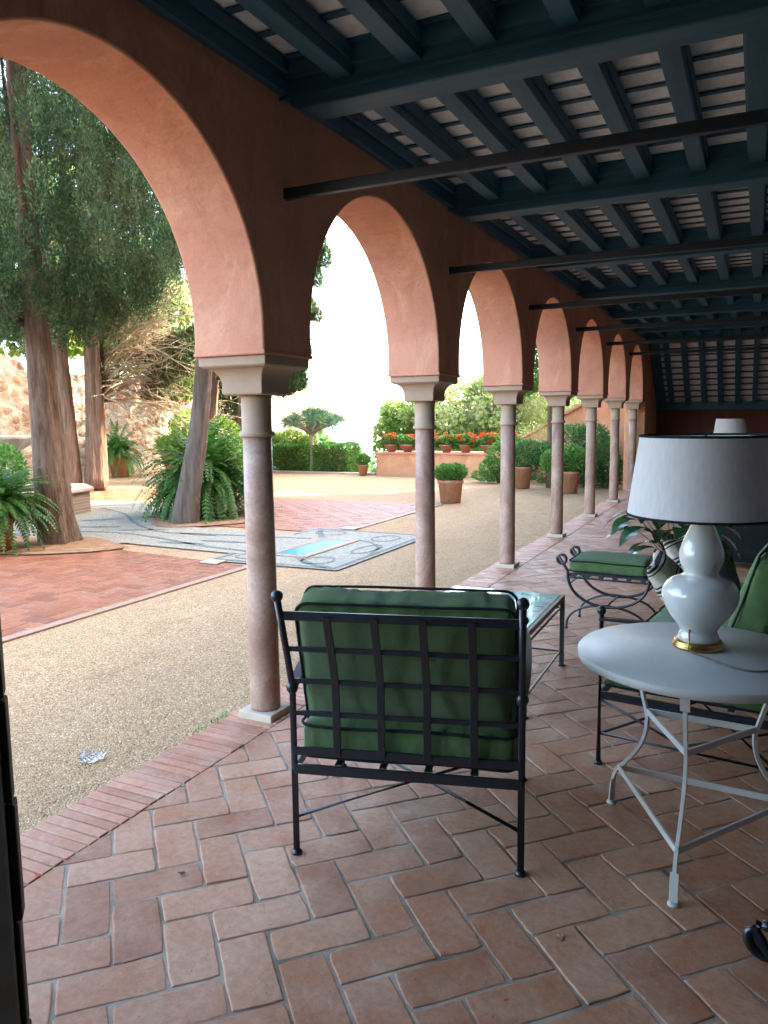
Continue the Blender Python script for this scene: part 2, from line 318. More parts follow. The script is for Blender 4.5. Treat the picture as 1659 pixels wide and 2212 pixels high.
def quads_mesh(name,V):                        # V: (n,4,3)
    n=len(V); me=bpy.data.meshes.new(name); me.vertices.add(4*n); me.vertices.foreach_set('co',np.ascontiguousarray(V,dtype=np.float32).ravel())
    me.loops.add(4*n); me.loops.foreach_set('vertex_index',np.arange(4*n,dtype=np.int32))
    me.polygons.add(n); me.polygons.foreach_set('loop_start',np.arange(0,4*n,4,dtype=np.int32)); me.polygons.foreach_set('loop_total',np.full(n,4,dtype=np.int32))
    me.update(calc_edges=True); return me
def unit(a): return a/np.maximum(np.linalg.norm(a,axis=-1,keepdims=True),1e-9)
def leaves(P,D,L,Wd,up=None,jit=.35):          # diamond leaves at P along D
    n=len(P); D=unit(D+rng.normal(0,jit,(n,3))); S=unit(np.cross(D,rng.normal(0,1,(n,3))))
    L=L*rng.uniform(.6,1.3,(n,1)); Wd=Wd*rng.uniform(.7,1.3,(n,1))
    return np.stack([P,P+D*L*.45+S*Wd*.5,P+D*L,P+D*L*.45-S*Wd*.5],1)
def in_ball(n,shell=.45):
    d=unit(rng.normal(0,1,(n,3))); return d,(rng.uniform(shell**3,1,(n,1))**(1/3))
def clump(c,r,n,L,Wd,outw=1.0,upw=.3,shell=.6):
    d,q=in_ball(n,shell); r=np.array(r,float); P=np.array(c,float)+d*q*r
    return leaves(P,d*outw+np.array([0,0,upw]),L,Wd)
def crown(clumps,n,L,Wd,outw=1,upw=.3,shell=.6):
    out=[]; tot=sum((max(r)*min(r)) for _,r in clumps)
    for c,r in clumps: out.append(clump(c,r,max(20,int(n*max(r)*min(r)/tot)),L,Wd,outw,upw,shell))
    return np.concatenate(out)
def smooth_path(pts,n=16):
    pts=[Vector(p) for p in pts]; out=[]
    P=[pts[0]*2-pts[1]]+pts+[pts[-1]*2-pts[-2]]
    for i in range(1,len(P)-2):
        for k in range(n):
            t=k/n; a,b,c,d=P[i-1],P[i],P[i+1],P[i+2]
            out.append(.5*((2*b)+(c-a)*t+(2*a-5*b+4*c-d)*t*t+(3*b-a-3*c+d)*t**3))
    out.append(pts[-1]); return out
def trunk(mb,pts,radii,seg=28,ridge=.12,n=10,seed=0):
    pp=smooth_path(pts,n); m=len(pp); rs=[]
    for i in range(m):
        t=i/(m-1)*(len(radii)-1); k=min(int(t),len(radii)-2); rs.append(radii[k]*(1-(t-k))+radii[k+1]*(t-k))
    vs=[];pa=None
    for i,p in enumerate(pp):
        d=(pp[min(i+1,m-1)]-pp[max(i-1,0)]).normalized()
        if pa is None: a,b=frame_of(d)
        else: a=(pa-d*pa.dot(d)).normalized(); b=d.cross(a)
        pa=a
        for k in range(seg):
            th=2*PI*k/seg; q=Vector((math.cos(th)*1.6,math.sin(th)*1.6,i/n*.5+seed*7.3))
            rr=rs[i]*(1+ridge*2.2*noise.noise(q)+ridge*math.sin(th*7+seed+2*noise.noise(q*1.3))*.55)
            vs.append(p+a*math.cos(th)*rr+b*math.sin(th)*rr)
    fs=[(i*seg+k,i*seg+(k+1)%seg,(i+1)*seg+(k+1)%seg,(i+1)*seg+k) for i in range(m-1) for k in range(seg)]
    fs.append(tuple((m-1)*seg+k for k in range(seg)))
    mb.add(vs,fs,True); return pp

# ------------------------------------------------------------------ setting: ground
XA,XB=-2.01,-2.405; XC=(XA+XB)/2; Y1,S,PW=3.137,2.1237,.206
GX=-2.37
g=MB(); g.b(-60,-2.36,-25,18.45,-.6,-.012); g.b(-2.36,12,-25,23,-.6,-.03)
o=g.build('ground','gravel'); tag(o,kind='structure')
def herring(x0,x1,y0,y1,ang,w,ou,ov,gap=.007,z=0.0,mirror=True,jz=.0015,planes=None,fine=False,mort=-.006):
    """herringbone bricks as one bmesh; clipped to box"""
    ca,sa=math.cos(ang),math.sin(ang); V=[];Fc=[]
    def world(u,v): 
        if mirror: u=-u
        return (u*ca-v*sa, u*sa+v*ca)
    cs=[(x,y) for x in (x0,x1) for y in (y0,y1)]
    us=[( x*ca+y*sa)*(-1 if mirror else 1) for x,y in cs]; vs_=[-x*sa+y*ca for x,y in cs]
    r0=int((min(vs_)-ov)/w)-3; r1=int((max(vs_)-ov)/w)+3; k0=int((min(us)-ou)/w)-6; k1=int((max(us)-ou)/w)+6
    for r in range(r0,r1):
        for c in range(k0,k1):
            m=(c-r)%4
            if m==0: a=(ou+c*w,ou+(c+2)*w,ov+r*w,ov+(r+1)*w)
            elif m==3: a=(ou+c*w,ou+(c+1)*w,ov+r*w,ov+(r+2)*w)
            else: continue
            cx,cy_=world((a[0]+a[1])/2,(a[2]+a[3])/2)
            if not(x0-w*1.5<cx<x1+w*1.5 and y0-w*1.5<cy_<y1+w*1.5): continue
            j=lambda: random.uniform(-.0035,.0035)*w/.144
            hz=z+random.uniform(-jz,jz); base=len(V)
            u0,u1,v0,v1=a[0]+gap,a[1]-gap,a[2]+gap,a[3]-gap
            cc=[(u0+j(),v0+j()),(u1+j(),v0+j()),(u1+j(),v1+j()),(u0+j(),v1+j())]
            mu,mv=(u0+u1)/2,(v0+v1)/2
            ins=.006
            if fine:
                out=[]; nseg=5; cr=.012
                for q in range(4):
                    A=Vector(cc[q]); B=Vector(cc[(q+1)%4]); dd=(B-A).normalized()
                    for k in range(nseg):
                        P=A.lerp(B,(k+.0)/nseg) if k else A+Vector(((mu-A.x),(mv-A.y))).normalized()*random.uniform(.001,.007)
                        nn=Vector((-dd.y,dd.x)); e=.0042*noise.noise(Vector((P.x*16,P.y*16,r*.37)))+random.uniform(-.0008,.0008)
                        out.append(P+nn*e)
                m=len(out); tx,ty=random.uniform(-.006,.006),random.uniform(-.006,.006)
                for q,dz in ((0,-.02),(0,-.003),(.0022,-.0007),(.006,0)):
                    for P in out:
                        D=Vector((mu,mv))-P; D=Vector((math.copysign(min(abs(D.x),q),D.x),math.copysign(min(abs(D.y),q),D.y))); P2=P+D
                        X,Y=world(P2.x,P2.y); V.append((X,Y,hz+dz+(P2.x-mu)*tx+(P2.y-mv)*ty))
                for t in range(3):
                    for k in range(m): Fc.append((base+t*m+k,base+t*m+(k+1)%m,base+(t+1)*m+(k+1)%m,base+(t+1)*m+k))
                Fc.append(tuple(base+3*m+k for k in range(m))); continue
            rings=[(0,-.03),(0,-.004),(ins,0)]
            for q,dz in rings:
                for (u,v) in cc:
                    uu=u+(q if u<mu else -q); vv=v+(q if v<mv else -q); X,Y=world(uu,vv); V.append((X,Y,hz+dz))
            for t in range(2):
                for k in range(4): Fc.append((base+t*4+k,base+t*4+(k+1)%4,base+t*4+4+(k+1)%4,base+t*4+4+k))
            Fc.append((base+8,base+9,base+10,base+11))
    me=bpy.data.meshes.new('bricks'); me.from_pydata(V,[],Fc)
    bm=bmesh.new(); bm.from_mesh(me)
    for p,nrm in [((x0,0,0),(-1,0,0)),((x1,0,0),(1,0,0)),((0,y0,0),(0,-1,0)),((0,y1,0),(0,1,0))]+list(planes or []):
        bmesh.ops.bisect_plane(bm,geom=bm.verts[:]+bm.edges[:]+bm.faces[:],plane_co=p,plane_no=nrm,clear_outer=True)
    bmesh.ops.recalc_face_normals(bm,faces=bm.faces); bm.to_mesh(me); bm.free(); return me
me=herring(-2.079,1.9,-1.2,18.0,R(45),.144,-.058,1.96,gap=.0036,fine=True); o=link_mesh('gallery_floor',me,'floor_brick'); tag(o,kind='structure')
g=MB(); g.b(GX,1.9,-3.2,18.0,-.2,-.0028); tag(g.build('gallery_mortar_bed','mortar'),kind='structure')
# edging of narrow bricks set on edge
g=MB(); y=-3.2
while y<18:
    w=random.uniform(.040,.05); j=random.uniform(-.006,.006); h=random.uniform(-.003,.002)
    sk_=random.uniform(-.006,.006)
    g.box(((GX-2.082)/2+j*.4,y+w/2,-.02+h/2),(.285,w,.046+h),sk_)
    y+=w+random.uniform(.005,.009)
o=g.build('gallery_brick_edging','edge_brick',bevel=.004); tag(o,kind='structure')
# loose pebbles close to the gallery edge
n=9000; ang=rng.uniform(0,1,n); px=GX-.02-rng.uniform(0,1,n)**1.5*2.6; py=rng.uniform(1.4,5.5,n)
vb=[];fb=[];
ico=[(0,0,.5),(.5,.0,.1),(.15,.48,.1),(-.4,.3,.1),(-.4,-.3,.1),(.15,-.48,.1)]
fi=[(0,1,2),(0,2,3),(0,3,4),(0,4,5),(0,5,1)]
V=np.zeros((n,6,3)); base=np.array(ico); rs=rng.uniform(.005,.0125,(n,1,1)); th=rng.uniform(0,2*PI,n)
ct,st_=np.cos(th)[:,None],np.sin(th)[:,None]; bx=base[None,:,0]*rng.uniform(.7,1.4,(n,1)); by=base[None,:,1]+0*bx
V[:,:,0]=(bx*ct-by*st_); V[:,:,1]=(bx*st_+by*ct); V[:,:,2]=base[None,:,2]*1.1-.1; V*=rs; V[:,:,0]+=px[:,None]; V[:,:,1]+=py[:,None]; V[:,:,2]+=-.012
Fp=(np.array(fi)[None]+6*np.arange(n)[:,None,None]).reshape(-1,3)
me=bpy.data.meshes.new('pebbles'); me.from_pydata(V.reshape(-1,3).tolist(),[],Fp.tolist()); me.shade_smooth()
o=link_mesh('loose_gravel',me,'pebble'); tag(o,'loose pale gravel stones lying beside the brick edging','gravel',kind='stuff')

# courtyard brick quadrants (two herringbone carpets each side of the mosaic path)
def quad(x0,x1,y0,y1,planes=None,sm=1):
    me=herring(x0,x1,y0,y1,R(2),.135,0.03,.05,gap=.006,z=-.002,planes=planes); o=link_mesh('brick_paving',me,'yard_brick'); tag(o,kind='structure')
    g=MB(); 
    bm=bmesh.new(); vs=[bm.verts.new(v) for v in ((x0,y0,-.007),(x1,y0,-.007),(x1,y1,-.007),(x0,y1,-.007))]; bm.faces.new(vs)
    for p,nrm in (planes or []): bmesh.ops.bisect_plane(bm,geom=bm.verts[:]+bm.edges[:]+bm.faces[:],plane_co=p,plane_no=nrm,clear_outer=True)
    m2=bpy.data.meshes.new('bed'); bm.to_mesh(m2); bm.free(); tag(link_mesh('paving_bed',m2,'mortar'),kind='structure')
quad(-10.2,-4.72,1.6,6.95,[((-5.3,6.5,0),(.12,1,0)),((-8.6,6.3,0),(-1,.55,0)),((-4.72,4,0),(1,0.0,0))])
quad(-11.2,-4.95,8.75,12.35,[((-8.0,8.7,0),(-1,-.75,0))])
quad(-13.6,-10.6,10.4,12.9,[((-11.2,10.4,0),(.6,-1,0))])
# narrow kerbs along the carpets
g=MB(); g.b(-4.71,-4.62,1.6,6.5,-.02,.002); g.b(-4.94,-4.86,9.1,12.4,-.02,.002)
tag(g.build('paving_kerb','pool_kerb'),kind='structure')
# mosaic sheet with darker pebble drawing
def sheet(mb,poly,z): mb.add([(x,y,z) for x,y in poly],[tuple(range(len(poly)))])
def ribbon(mb,pts,w,z,closed=False):
    pts=[Vector((a,b,0)) for a,b in pts]; n=len(pts); vs=[]
    for i,p in enumerate(pts):
        d=(pts[(i+1)%n]-pts[i-1]) if closed else (pts[min(i+1,n-1)]-pts[max(i-1,0)]); d.normalize(); s=Vector((-d.y,d.x,0))
        ww=w*random.uniform(.85,1.15); vs+=[p+s*ww/2+Vector((0,0,z)),p-s*ww/2+Vector((0,0,z))]
    fs=[(2*i,2*i+1,(2*i+3)%(2*n),(2*i+2)%(2*n)) for i in range(n if closed else n-1)]
    mb.add(vs,fs)
g=MB(); sheet(g,[(-5.3,6.5),(-3.7,6.55),(-3.7,9.0),(-5.45,9.05),(-5.45,8.45),(-7.2,8.5),(-8.4,9.9),(-10.6,10.9),(-12.2,10.4),(-12.5,6.6),(-9,5.4),(-8.2,6.3),(-7.0,7.05),(-5.3,6.95)],.003)
tag(g.build('mosaic_paving','mosaic_white'),kind='structure')
g=MB(); z=.007
def ell(cx,cy_,a,b,n=28,ph=0): return [(cx+a*math.cos(2*PI*i/n+ph),cy_+b*math.sin(2*PI*i/n+ph)) for i in range(n)]
ribbon(g,[(-5.24,6.58),(-3.77,6.61),(-3.77,8.95),(-5.38,8.98),(-5.38,8.4)],.05,z); ribbon(g,[(-5.24,6.58),(-5.24,6.98)],.05,z)
ribbon(g,ell(-4.15,6.93,.17,.2),.03,z,True); ribbon(g,ell(-4.12,8.55,.17,.22),.03,z,True); ribbon(g,ell(-5.0,8.7,.2,.17),.03,z,True); ribbon(g,ell(-4.98,6.88,.16,.16),.03,z,True)
ribbon(g,ell(-3.98,7.75,.12,.3),.03,z,True)
ribbon(g,[(-4.42,6.98),(-4.2,6.78),(-3.85,6.62)],.08,z); ribbon(g,[(-4.4,8.32),(-4.15,8.2),(-3.9,7.9),(-3.8,7.5)],.05,z); ribbon(g,[(-4.9,8.3),(-5.1,8.6),(-5.3,8.95)],.08,z)
ribbon(g,[(p.x,p.y) for p in smooth_path([(-5.0,7.1,0),(-6.0,7.25,0),(-7.0,7.55,0),(-7.9,7.65,0),(-9.2,7.3,0),(-10,7.6,0)],8)],.06,z)
ribbon(g,[(p.x,p.y) for p in smooth_path([(-5.0,8.2,0),(-6.2,8.05,0),(-7.2,7.95,0),(-8.2,8.5,0),(-9.2,9.3,0),(-10.2,9.8,0)],8)],.06,z)
for cx,cy_,a in ((-5.9,7.6,.1),(-6.6,7.95,.0),(-7.6,8.0,.5),(-8.4,8.0,.4),(-9.0,8.6,.8),(-8.8,7.0,-.3),(-6.3,7.3,.1)):
    q=ell(0,0,.33,.06,14); sheet(g,[(cx+x_*math.cos(a)-y_*math.sin(a),cy_+x_*math.sin(a)+y_*math.cos(a)) for x_,y_ in q],z)
tag(g.build('mosaic_drawing','mosaic_dark'),kind='structure')
# pool: kerb and water
g=MB(); 
for a in ((-4.86,-4.78,7.0,8.26),(-4.42,-4.34,7.0,8.26),(-4.78,-4.42,7.0,7.07),(-4.78,-4.42,8.19,8.26)): g.b(*a,-.02,.016)
t=thing('pool','narrow rectangular water basin set in the pebble mosaic','pool',(0,0,0))
g.build('kerb','pool_kerb',t,bevel=.004); g=MB(); g.b(-4.78,-4.42,7.07,8.19,-.02,.011); g.build('water','water',t)
# earth round the trees
g=MB()
for c,a,b in (((-7.75,6.55),1.0,.62),((-7.5,9.15),.85,.75)):
    sheet(g,[(c[0]+a*math.cos(t_)*(1+.12*math.sin(3*t_)),c[1]+b*math.sin(t_)*(1+.1*math.cos(4*t_))) for t_ in np.linspace(0,2*PI,26)[:-1]],.012)
tag(g.build('bare_earth','earth'),kind='structure')
# courtyard kerb, hillside, sea
g=MB(); g.b(-18,-9.15,18.3,18.5,-.1,.04); tag(g.build('terrace_kerb','limestone'),kind='structure')
def hz(x_,y_): 
    t_=max(0,y_-19)+max(0,(-x_-19))*.35; return -.5-t_*.30-2.0*noise.noise(Vector((x_*.03,y_*.03,0)))*min(1,t_/8)
xs=np.linspace(-220,160,60); ys=np.concatenate([np.linspace(18.6,60,16),np.linspace(70,420,24)])
vs=[(a,b,hz(a,b)) for b in ys for a in xs]; nx=len(xs); fs=[(j*nx+i,j*nx+i+1,(j+1)*nx+i+1,(j+1)*nx+i) for j in range(len(ys)-1) for i in range(nx-1)]
g=MB(); g.add(vs,fs,True); tag(g.build('hillside','grass_ground'),kind='structure')
g=MB(); g.add([(-9000,-9000,-62),(9000,-9000,-62),(9000,14000,-62),(-9000,14000,-62)],[(0,1,2,3)]); tag(g.build('sea','sea'),kind='structure')

# ------------------------------------------------------------------ arcade wall
K=range(-2,7); ZS,ZC=1.795,1.90; AR=S/2-PW
t=thing('arcade_wall','terracotta plastered wall of round arches carried on slim marble columns','wall',(0,0,0))
g=MB()
ZT=3.22; CH=.009
def profile(e):
    P=[(Y1-2*S-PW-.9,ZS)]
    for k in list(K)[1:]:
        yc=Y1+(k-.5)*S; P.append((yc-AR-e,ZS)); P.append((yc-AR-e,ZC))
        for i in range(1,48): a=PI-PI*i/48; P.append((yc+(AR+e)*math.cos(a),ZC+(AR+e)*math.sin(a)))
        P.append((yc+AR+e,ZC)); P.append((yc+AR+e,ZS))
    P.append((Y1+6*S+PW,ZS)); return P
P0_,P1_,P2_=profile(0),profile(CH*.35),profile(CH); n=len(P0_)
for X,sg in ((XA,1),(XB,-1)):
    vs=[(X,y_,z_) for y_,z_ in P2_]+[(X,y_,ZT) for y_,z_ in P2_]; g.add(vs,[(i,i+1,n+i+1,n+i) for i in range(n-1) if P2_[i+1][0]-P2_[i][0]>1e-6])
rings=[[(XA,y_,z_) for y_,z_ in P2_],[(XA-CH*.35,y_,z_) for y_,z_ in P1_],[(XA-CH,y_,z_) for y_,z_ in P0_],[(XB+CH,y_,z_) for y_,z_ in P0_],[(XB+CH*.35,y_,z_) for y_,z_ in P1_],[(XB,y_,z_) for y_,z_ in P2_]]
for A_,B_ in zip(rings[:-1],rings[1:]): g.add(A_+B_,[(i,i+1,n+i+1,n+i) for i in range(n-1)])
g.add([(XA,P2_[0][0],ZT),(XA,P2_[-1][0],ZT),(XB,P2_[-1][0],ZT),(XB,P2_[0][0],ZT)],[(0,1,2,3)])
for yy in (P2_[0][0],P2_[-1][0]): g.add([(XA,yy,ZS),(XB,yy,ZS),(XB,yy,ZT),(XA,yy,ZT)],[(0,1,2,3)])
o=g.build('arches','plaster',t)
g=MB()
for k in K:
    yc=Y1+k*S; g.b(XB-.005,XA+.005,yc-PW-.005,yc+PW+.005,ZS-.001,ZS+.018)
g.build('impost_fillet','plaster',t,bevel=.006)
# last solid stretch and outer pier of the wall
ye=Y1+6*S+PW
t2=thing('wall_pier','tall terracotta plastered pier closing the far end of the arcade','wall',(0,0,0))
g=MB(); g.b(XB,XA,ye+.003,18.3,-.01,ZT); g.b(XB-.35,XB-.003,17.35,18.3,-.01,ZT-.1); g.build('pier','garden_plaster',t2,bevel=.02)
# columns
colabels={-1:'pale stone column just outside the left edge',0:'thick pinkish marble column in the foreground, nearest to the green armchair',1:'marble column whose foot is hidden behind the armchair back',2:'marble column beside the loose green shrub at the planter end, third from the front',
 3:'marble column in front of the dark tree trunk, fourth from the front',4:'marble column in front of the tall dark shrub, fifth from the front',5:'slim marble column beside the shrub and the orange pier, second from the far end',6:'farthest and smallest marble column, partly behind the lamp shade'}
def make_column():
    t=thing('column','x','column',(0,0,0),0,'marble columns of the arcade')
    g=MB(); g.b(-.1,.1,-.1,.1,-.01,.038); g.build('plinth','limestone',t,bevel=.006)
    g=MB(); g.lathe([(.075,.038),(.0765,.06),(.0745,.5),(.0725,1.0),(.071,1.415)],seg=40); g.build('shaft','marble',t)
    g=MB(); g.lathe([(.071,1.415),(.084,1.418),(.088,1.428),(.084,1.44),(.073,1.444),(.0735,1.6),(.076,1.62)],seg=40); g.build('neck','capital_stone',t)
    # capital: square block flaring up into a wide abacus
    g=MB(); q=math.sqrt(2); prof=[(.108,1.617),(.115,1.625),(.115,1.665)]
    for i in range(1,9): a=PI/2*i/8; prof.append((.115+.062*(1-math.cos(a)),1.665+.078*math.sin(a)))
    prof+=[(.190,1.752),(.190,1.793)]
    g.lathe([(a*q,b) for a,b in prof],seg=4,smooth=False,sq=True); g.build('capital','capital_stone',t,bevel=.004)
    return t
c0=make_column()
for i,k in enumerate([0,-1,1,2,3,4,5,6]):
    t=c0 if i==0 else copy_tree(c0); t.location=(XC,Y1+k*S,0); t['label']=colabels[k]
# ------------------------------------------------------------------ tie rods
g=MB(); g.b(XA+.001,1.9,-.018,.018,-.024,.024); rod=g.build('tie_rod','iron_rod',None,bevel=.004)
rl={0:'black iron tie rod nearest the camera, crossing above the second arch',1:'black tie rod crossing in front of the third arch top',2:'black tie rod in front of the fourth arch top',3:'black tie rod in front of the fifth arch top',4:'small black tie rod in front of the sixth arch top',5:'farthest black tie rod, crossing the sloping ceiling end'}
for k in range(0,6):
    r_=rod if k==0 else rod.copy()
    if k: COL.objects.link(r_)
    r_.location=(0,Y1+k*S,2.53); tag(r_,rl[k],'tie rod','iron tie rods under the ceiling')
# ------------------------------------------------------------------ timber ceiling
roof=thing('gallery_ceiling','dark blue green painted timber ceiling with white tiles between battens','ceiling',(0,0,0))
XR=1.9; ZB=2.88; ZJ=2.968; ZJT=3.0835; ZTILE=3.095
prof=[(XA+.002,3.09),(XA+.002,2.945),(XA+.03,2.935),(XA+.055,2.905),(XA+.09,2.885),(XA+.13,ZB),(XR,ZB),(XR,3.09)]
g=MB(); g.prism(prof,'y',-.02,.145); beam_me=g.mesh('beam')
g2=MB(); g2.b(XA+.003,XR,-.052,-.0215,3.012,3.088); g2.b(XA+.003,XR,-.033,-.0215,2.93,2.945); g2.b(XA+.003,XR,.1465,.175,3.012,3.088); mould=g2.mesh('m')
bm_first=None
for k in K:
    if bm_first is None:
        b_=link_mesh('beam',beam_me,'timber_paint_across',roof); m_=link_mesh('moulding',mould,'timber_paint_across',b_); bm_first=(b_,m_)
        md=b_.modifiers.new('b','BEVEL'); md.width=.006; md.segments=1
    else:
        b_=bm_first[0].copy(); COL.objects.link(b_); b_.parent=roof; m_=bm_first[1].copy(); COL.objects.link(m_); m_.parent=b_
    b_.location=(0,Y1+k*S,0)
JX=[-1.68+.3235*i for i in range(7)]; JX2=[-1.68+.3235*i for i in range(7,11)]
g=MB(); g.b(-.045,.045,.1475,S-.0225,ZJ,3.02); g.b(-.056,.056,.1475,S-.0225,3.02,ZJT)
j0=g.build('joist','timber_paint',roof,bevel=.004); first=True
for k in range(-2,6):
    for x_ in JX:
        j_=j0 if first else j0.copy()
        if not first: COL.objects.link(j_); j_.parent=roof
        first=False; j_.location=(x_,Y1+k*S,0)
for x_ in JX2:                                  # joists beyond the frame run on over the beams
    g=MB(); g.b(x_-.05,x_+.05,Y1-2*S+.15,Y1+6*S-.03,3.092,3.094); g.b(x_-.05,x_+.05,Y1-2*S+.15,Y1+6*S-.03,ZJ+.01,ZJT-.003)
    g.build('joist','timber_paint',roof)
# wall plate and end boards
g=MB(); g.b(XA+.002,XA+.045,Y1-2*S-.9,Y1+6*S,2.952,ZTILE-.003); g.b(XA+.045,XA+.07,Y1-2*S-.9,Y1+6*S,3.03,ZTILE-.003)
g.build('wall_plate','timber_paint',roof,bevel=.006)
g=MB(); y=Y1-2*S-.75
while y<Y1+6*S-.05: g.b(XA+.072,XR,y-.018,y+.018,ZTILE-.010,ZTILE-.001); y+=.2145
g.build('batten','timber_paint_across',roof)
g=MB(); y=Y1-2*S-.75
while y<Y1+6*S-.1:
    x_=-1.68-.3235
    while x_<XR:
        g.b(x_+.001,x_+.3225,y+.001,y+.2135,ZTILE+random.uniform(0,.003),ZTILE+.03); x_+=.3235
    y+=.2145
g.build('ceiling_tiles','roof_tile',roof)
g=MB(); g.b(XB-.25,XR,Y1-2*S-1.2,Y1+6*S+.1,ZTILE+.035,ZT+.14); g.build('roof_covering','terracotta',roof,bevel=.01)
# sloping end of the ceiling
hp=Vector((0,Y1+6*S+.16,3.02)); hq=Vector((0,18.0,1.66)); sl=(hq-hp); nrm=Vector((0,-sl.z,sl.y)).normalized(); 
if nrm.z<0: nrm=-nrm
g=MB()
def obox(mb,x0,x1,t0,t1,n0,n1):
    dd=sl.normalized(); vs=[]
    for x_ in (x0,x1):
        for t_ in (t0,t1):
            for n_ in (n0,n1): vs.append(hp+Vector((x_,0,0))+dd*t_+nrm*n_)
    mb.add(vs,[(0,1,3,2),(4,6,7,5),(0,4,5,1),(2,3,7,6),(0,2,6,4),(1,5,7,3)])
SLn=sl.length
for x_ in JX+JX2:
    g=MB(); obox(g,x_-.05,x_+.05,0,SLn-.1,-.05,.06); g.build('sloping_rafter','timber_paint',roof)
g=MB(); t_=.1
while t_<SLn-.12: obox(g,XA+.01,XR,t_-.016,t_+.016,.0615,.08); t_+=.2
obox(g,XA+.01,XA+.2,0,SLn-.1,.0,.0605)
g.build('batten','timber_paint_across',roof)
g=MB(); t_=.0
while t_<SLn: 
    x_=-1.68-.3235
    while x_<XR: obox(g,x_+.001,x_+.3225,t_,t_+.198,.0815,.1); x_+=.3235
    t_+=.2
g.build('ceiling_tiles','roof_tile',roof)
g=MB(); obox(g,XA-.3,XR,-.25,SLn+.15,.105,.18); g.build('roof_covering','terracotta',roof)
g=MB(); g.b(XA+.003,XR,17.86,17.995,1.60,1.76); g.build('beam','timber_paint_across',roof,bevel=.006)
# end wall, back wall
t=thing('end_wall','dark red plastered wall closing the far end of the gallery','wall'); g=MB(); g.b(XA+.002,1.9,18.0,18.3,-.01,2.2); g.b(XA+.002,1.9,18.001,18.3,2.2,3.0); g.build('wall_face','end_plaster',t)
# unseen tall block, added beside the gallery to shade the courtyard
t=thing('shade_block','tall terracotta block beside the gallery, unseen, added to shade the courtyard','shade_block')
g=MB(); g.b(1.903,11,-14,22.3,-.02,13.5); g.build('wall','house_plaster',t)
g=MB(); g.b(1.6,11.3,-14.3,22.6,13.505,13.7); g.build('roof','terracotta',t)
wf=None
for yy in np.arange(-10,21,3.6):
    for zz in (5.2,9.4):
        if wf is None:
            g=MB(); g.b(1.86,1.902,-.55,.55,-.8,.8); wf=g.build('window','limestone',t); g=MB(); g.b(1.85,1.859,-.45,.45,-.7,.7); pn=g.build('pane','glass_dark',wf); w_=wf
        else: w_=wf.copy(); COL.objects.link(w_); w_.parent=t; q_=pn.copy(); COL.objects.link(q_); q_.parent=w_
        w_.location=(0,float(yy),zz)
t=thing('shade_wing','unseen terracotta wing beyond the gallery, added to shade the terrace','shade_block')  # unseen wing, added so only a strip of sun reaches the gravel
g=MB(); g.b(-3.6,6,27.5,38,-3,11); g.build('wall','house_plaster',t); g=MB(); g.b(-3.8,6.2,27.3,38.2,11.003,11.2); g.build('roof','terracotta',t)
t=thing('back_shade_wall','unseen grey plastered wall behind the camera, added to darken the gallery','wall'); g=MB(); g.b(XA+.01,1.85,-.5,-.35,-.01,3.06); g.build('wall_face','inner_plaster',t)  # out of view, added to cut the light from behind the camera
t=thing('near_shade_wall','unseen grey plastered wall stub, added to block light from the nearest bay','wall'); g=MB(); g.b(XA+.01,-1.2,.3,.45,-.01,3.06); g.build('wall_face','inner_plaster',t)  # out of view, added to stop light from the nearest arch bay
t=thing('side_bounce_wall','unseen grey plastered right wall of the gallery, added to set the bounce light','wall'); g=MB(); g.b(1.86,1.9,-3.2,18.0,-.01,3.06); g.build('wall_face','inner_plaster',t)  # out of view, added with a grey chosen for contrast and bounce light
# ------------------------------------------------------------------ door leaf at the left edge
dv=Vector((-.85091,.63888,0)); dl=dv.length; dn=dv/dl
P0=dn*1.18; side=Vector((-dn.y,dn.x,0))  # to the left of the view ray
t=thing('door','open dark green grey painted door leaf with black edge, cut by the left frame edge','door',(P0.x,P0.y,0),math.atan2(side.y,side.x)-R(8))
g=MB(); g.b(.0105,.85,-.02,.02,.0,2.3); g.build('door_leaf','door_paint',t,bevel=.004)
g=MB(); z_=.0
while z_<2.28:
    h_=random.uniform(.13,.24); w_=random.uniform(-.003,.002); g.b(w_,.010,-.022,.012,z_+.003,min(z_+h_,2.3)); z_+=h_
g.build('edge_strip','black_paint',t,bevel=.006)
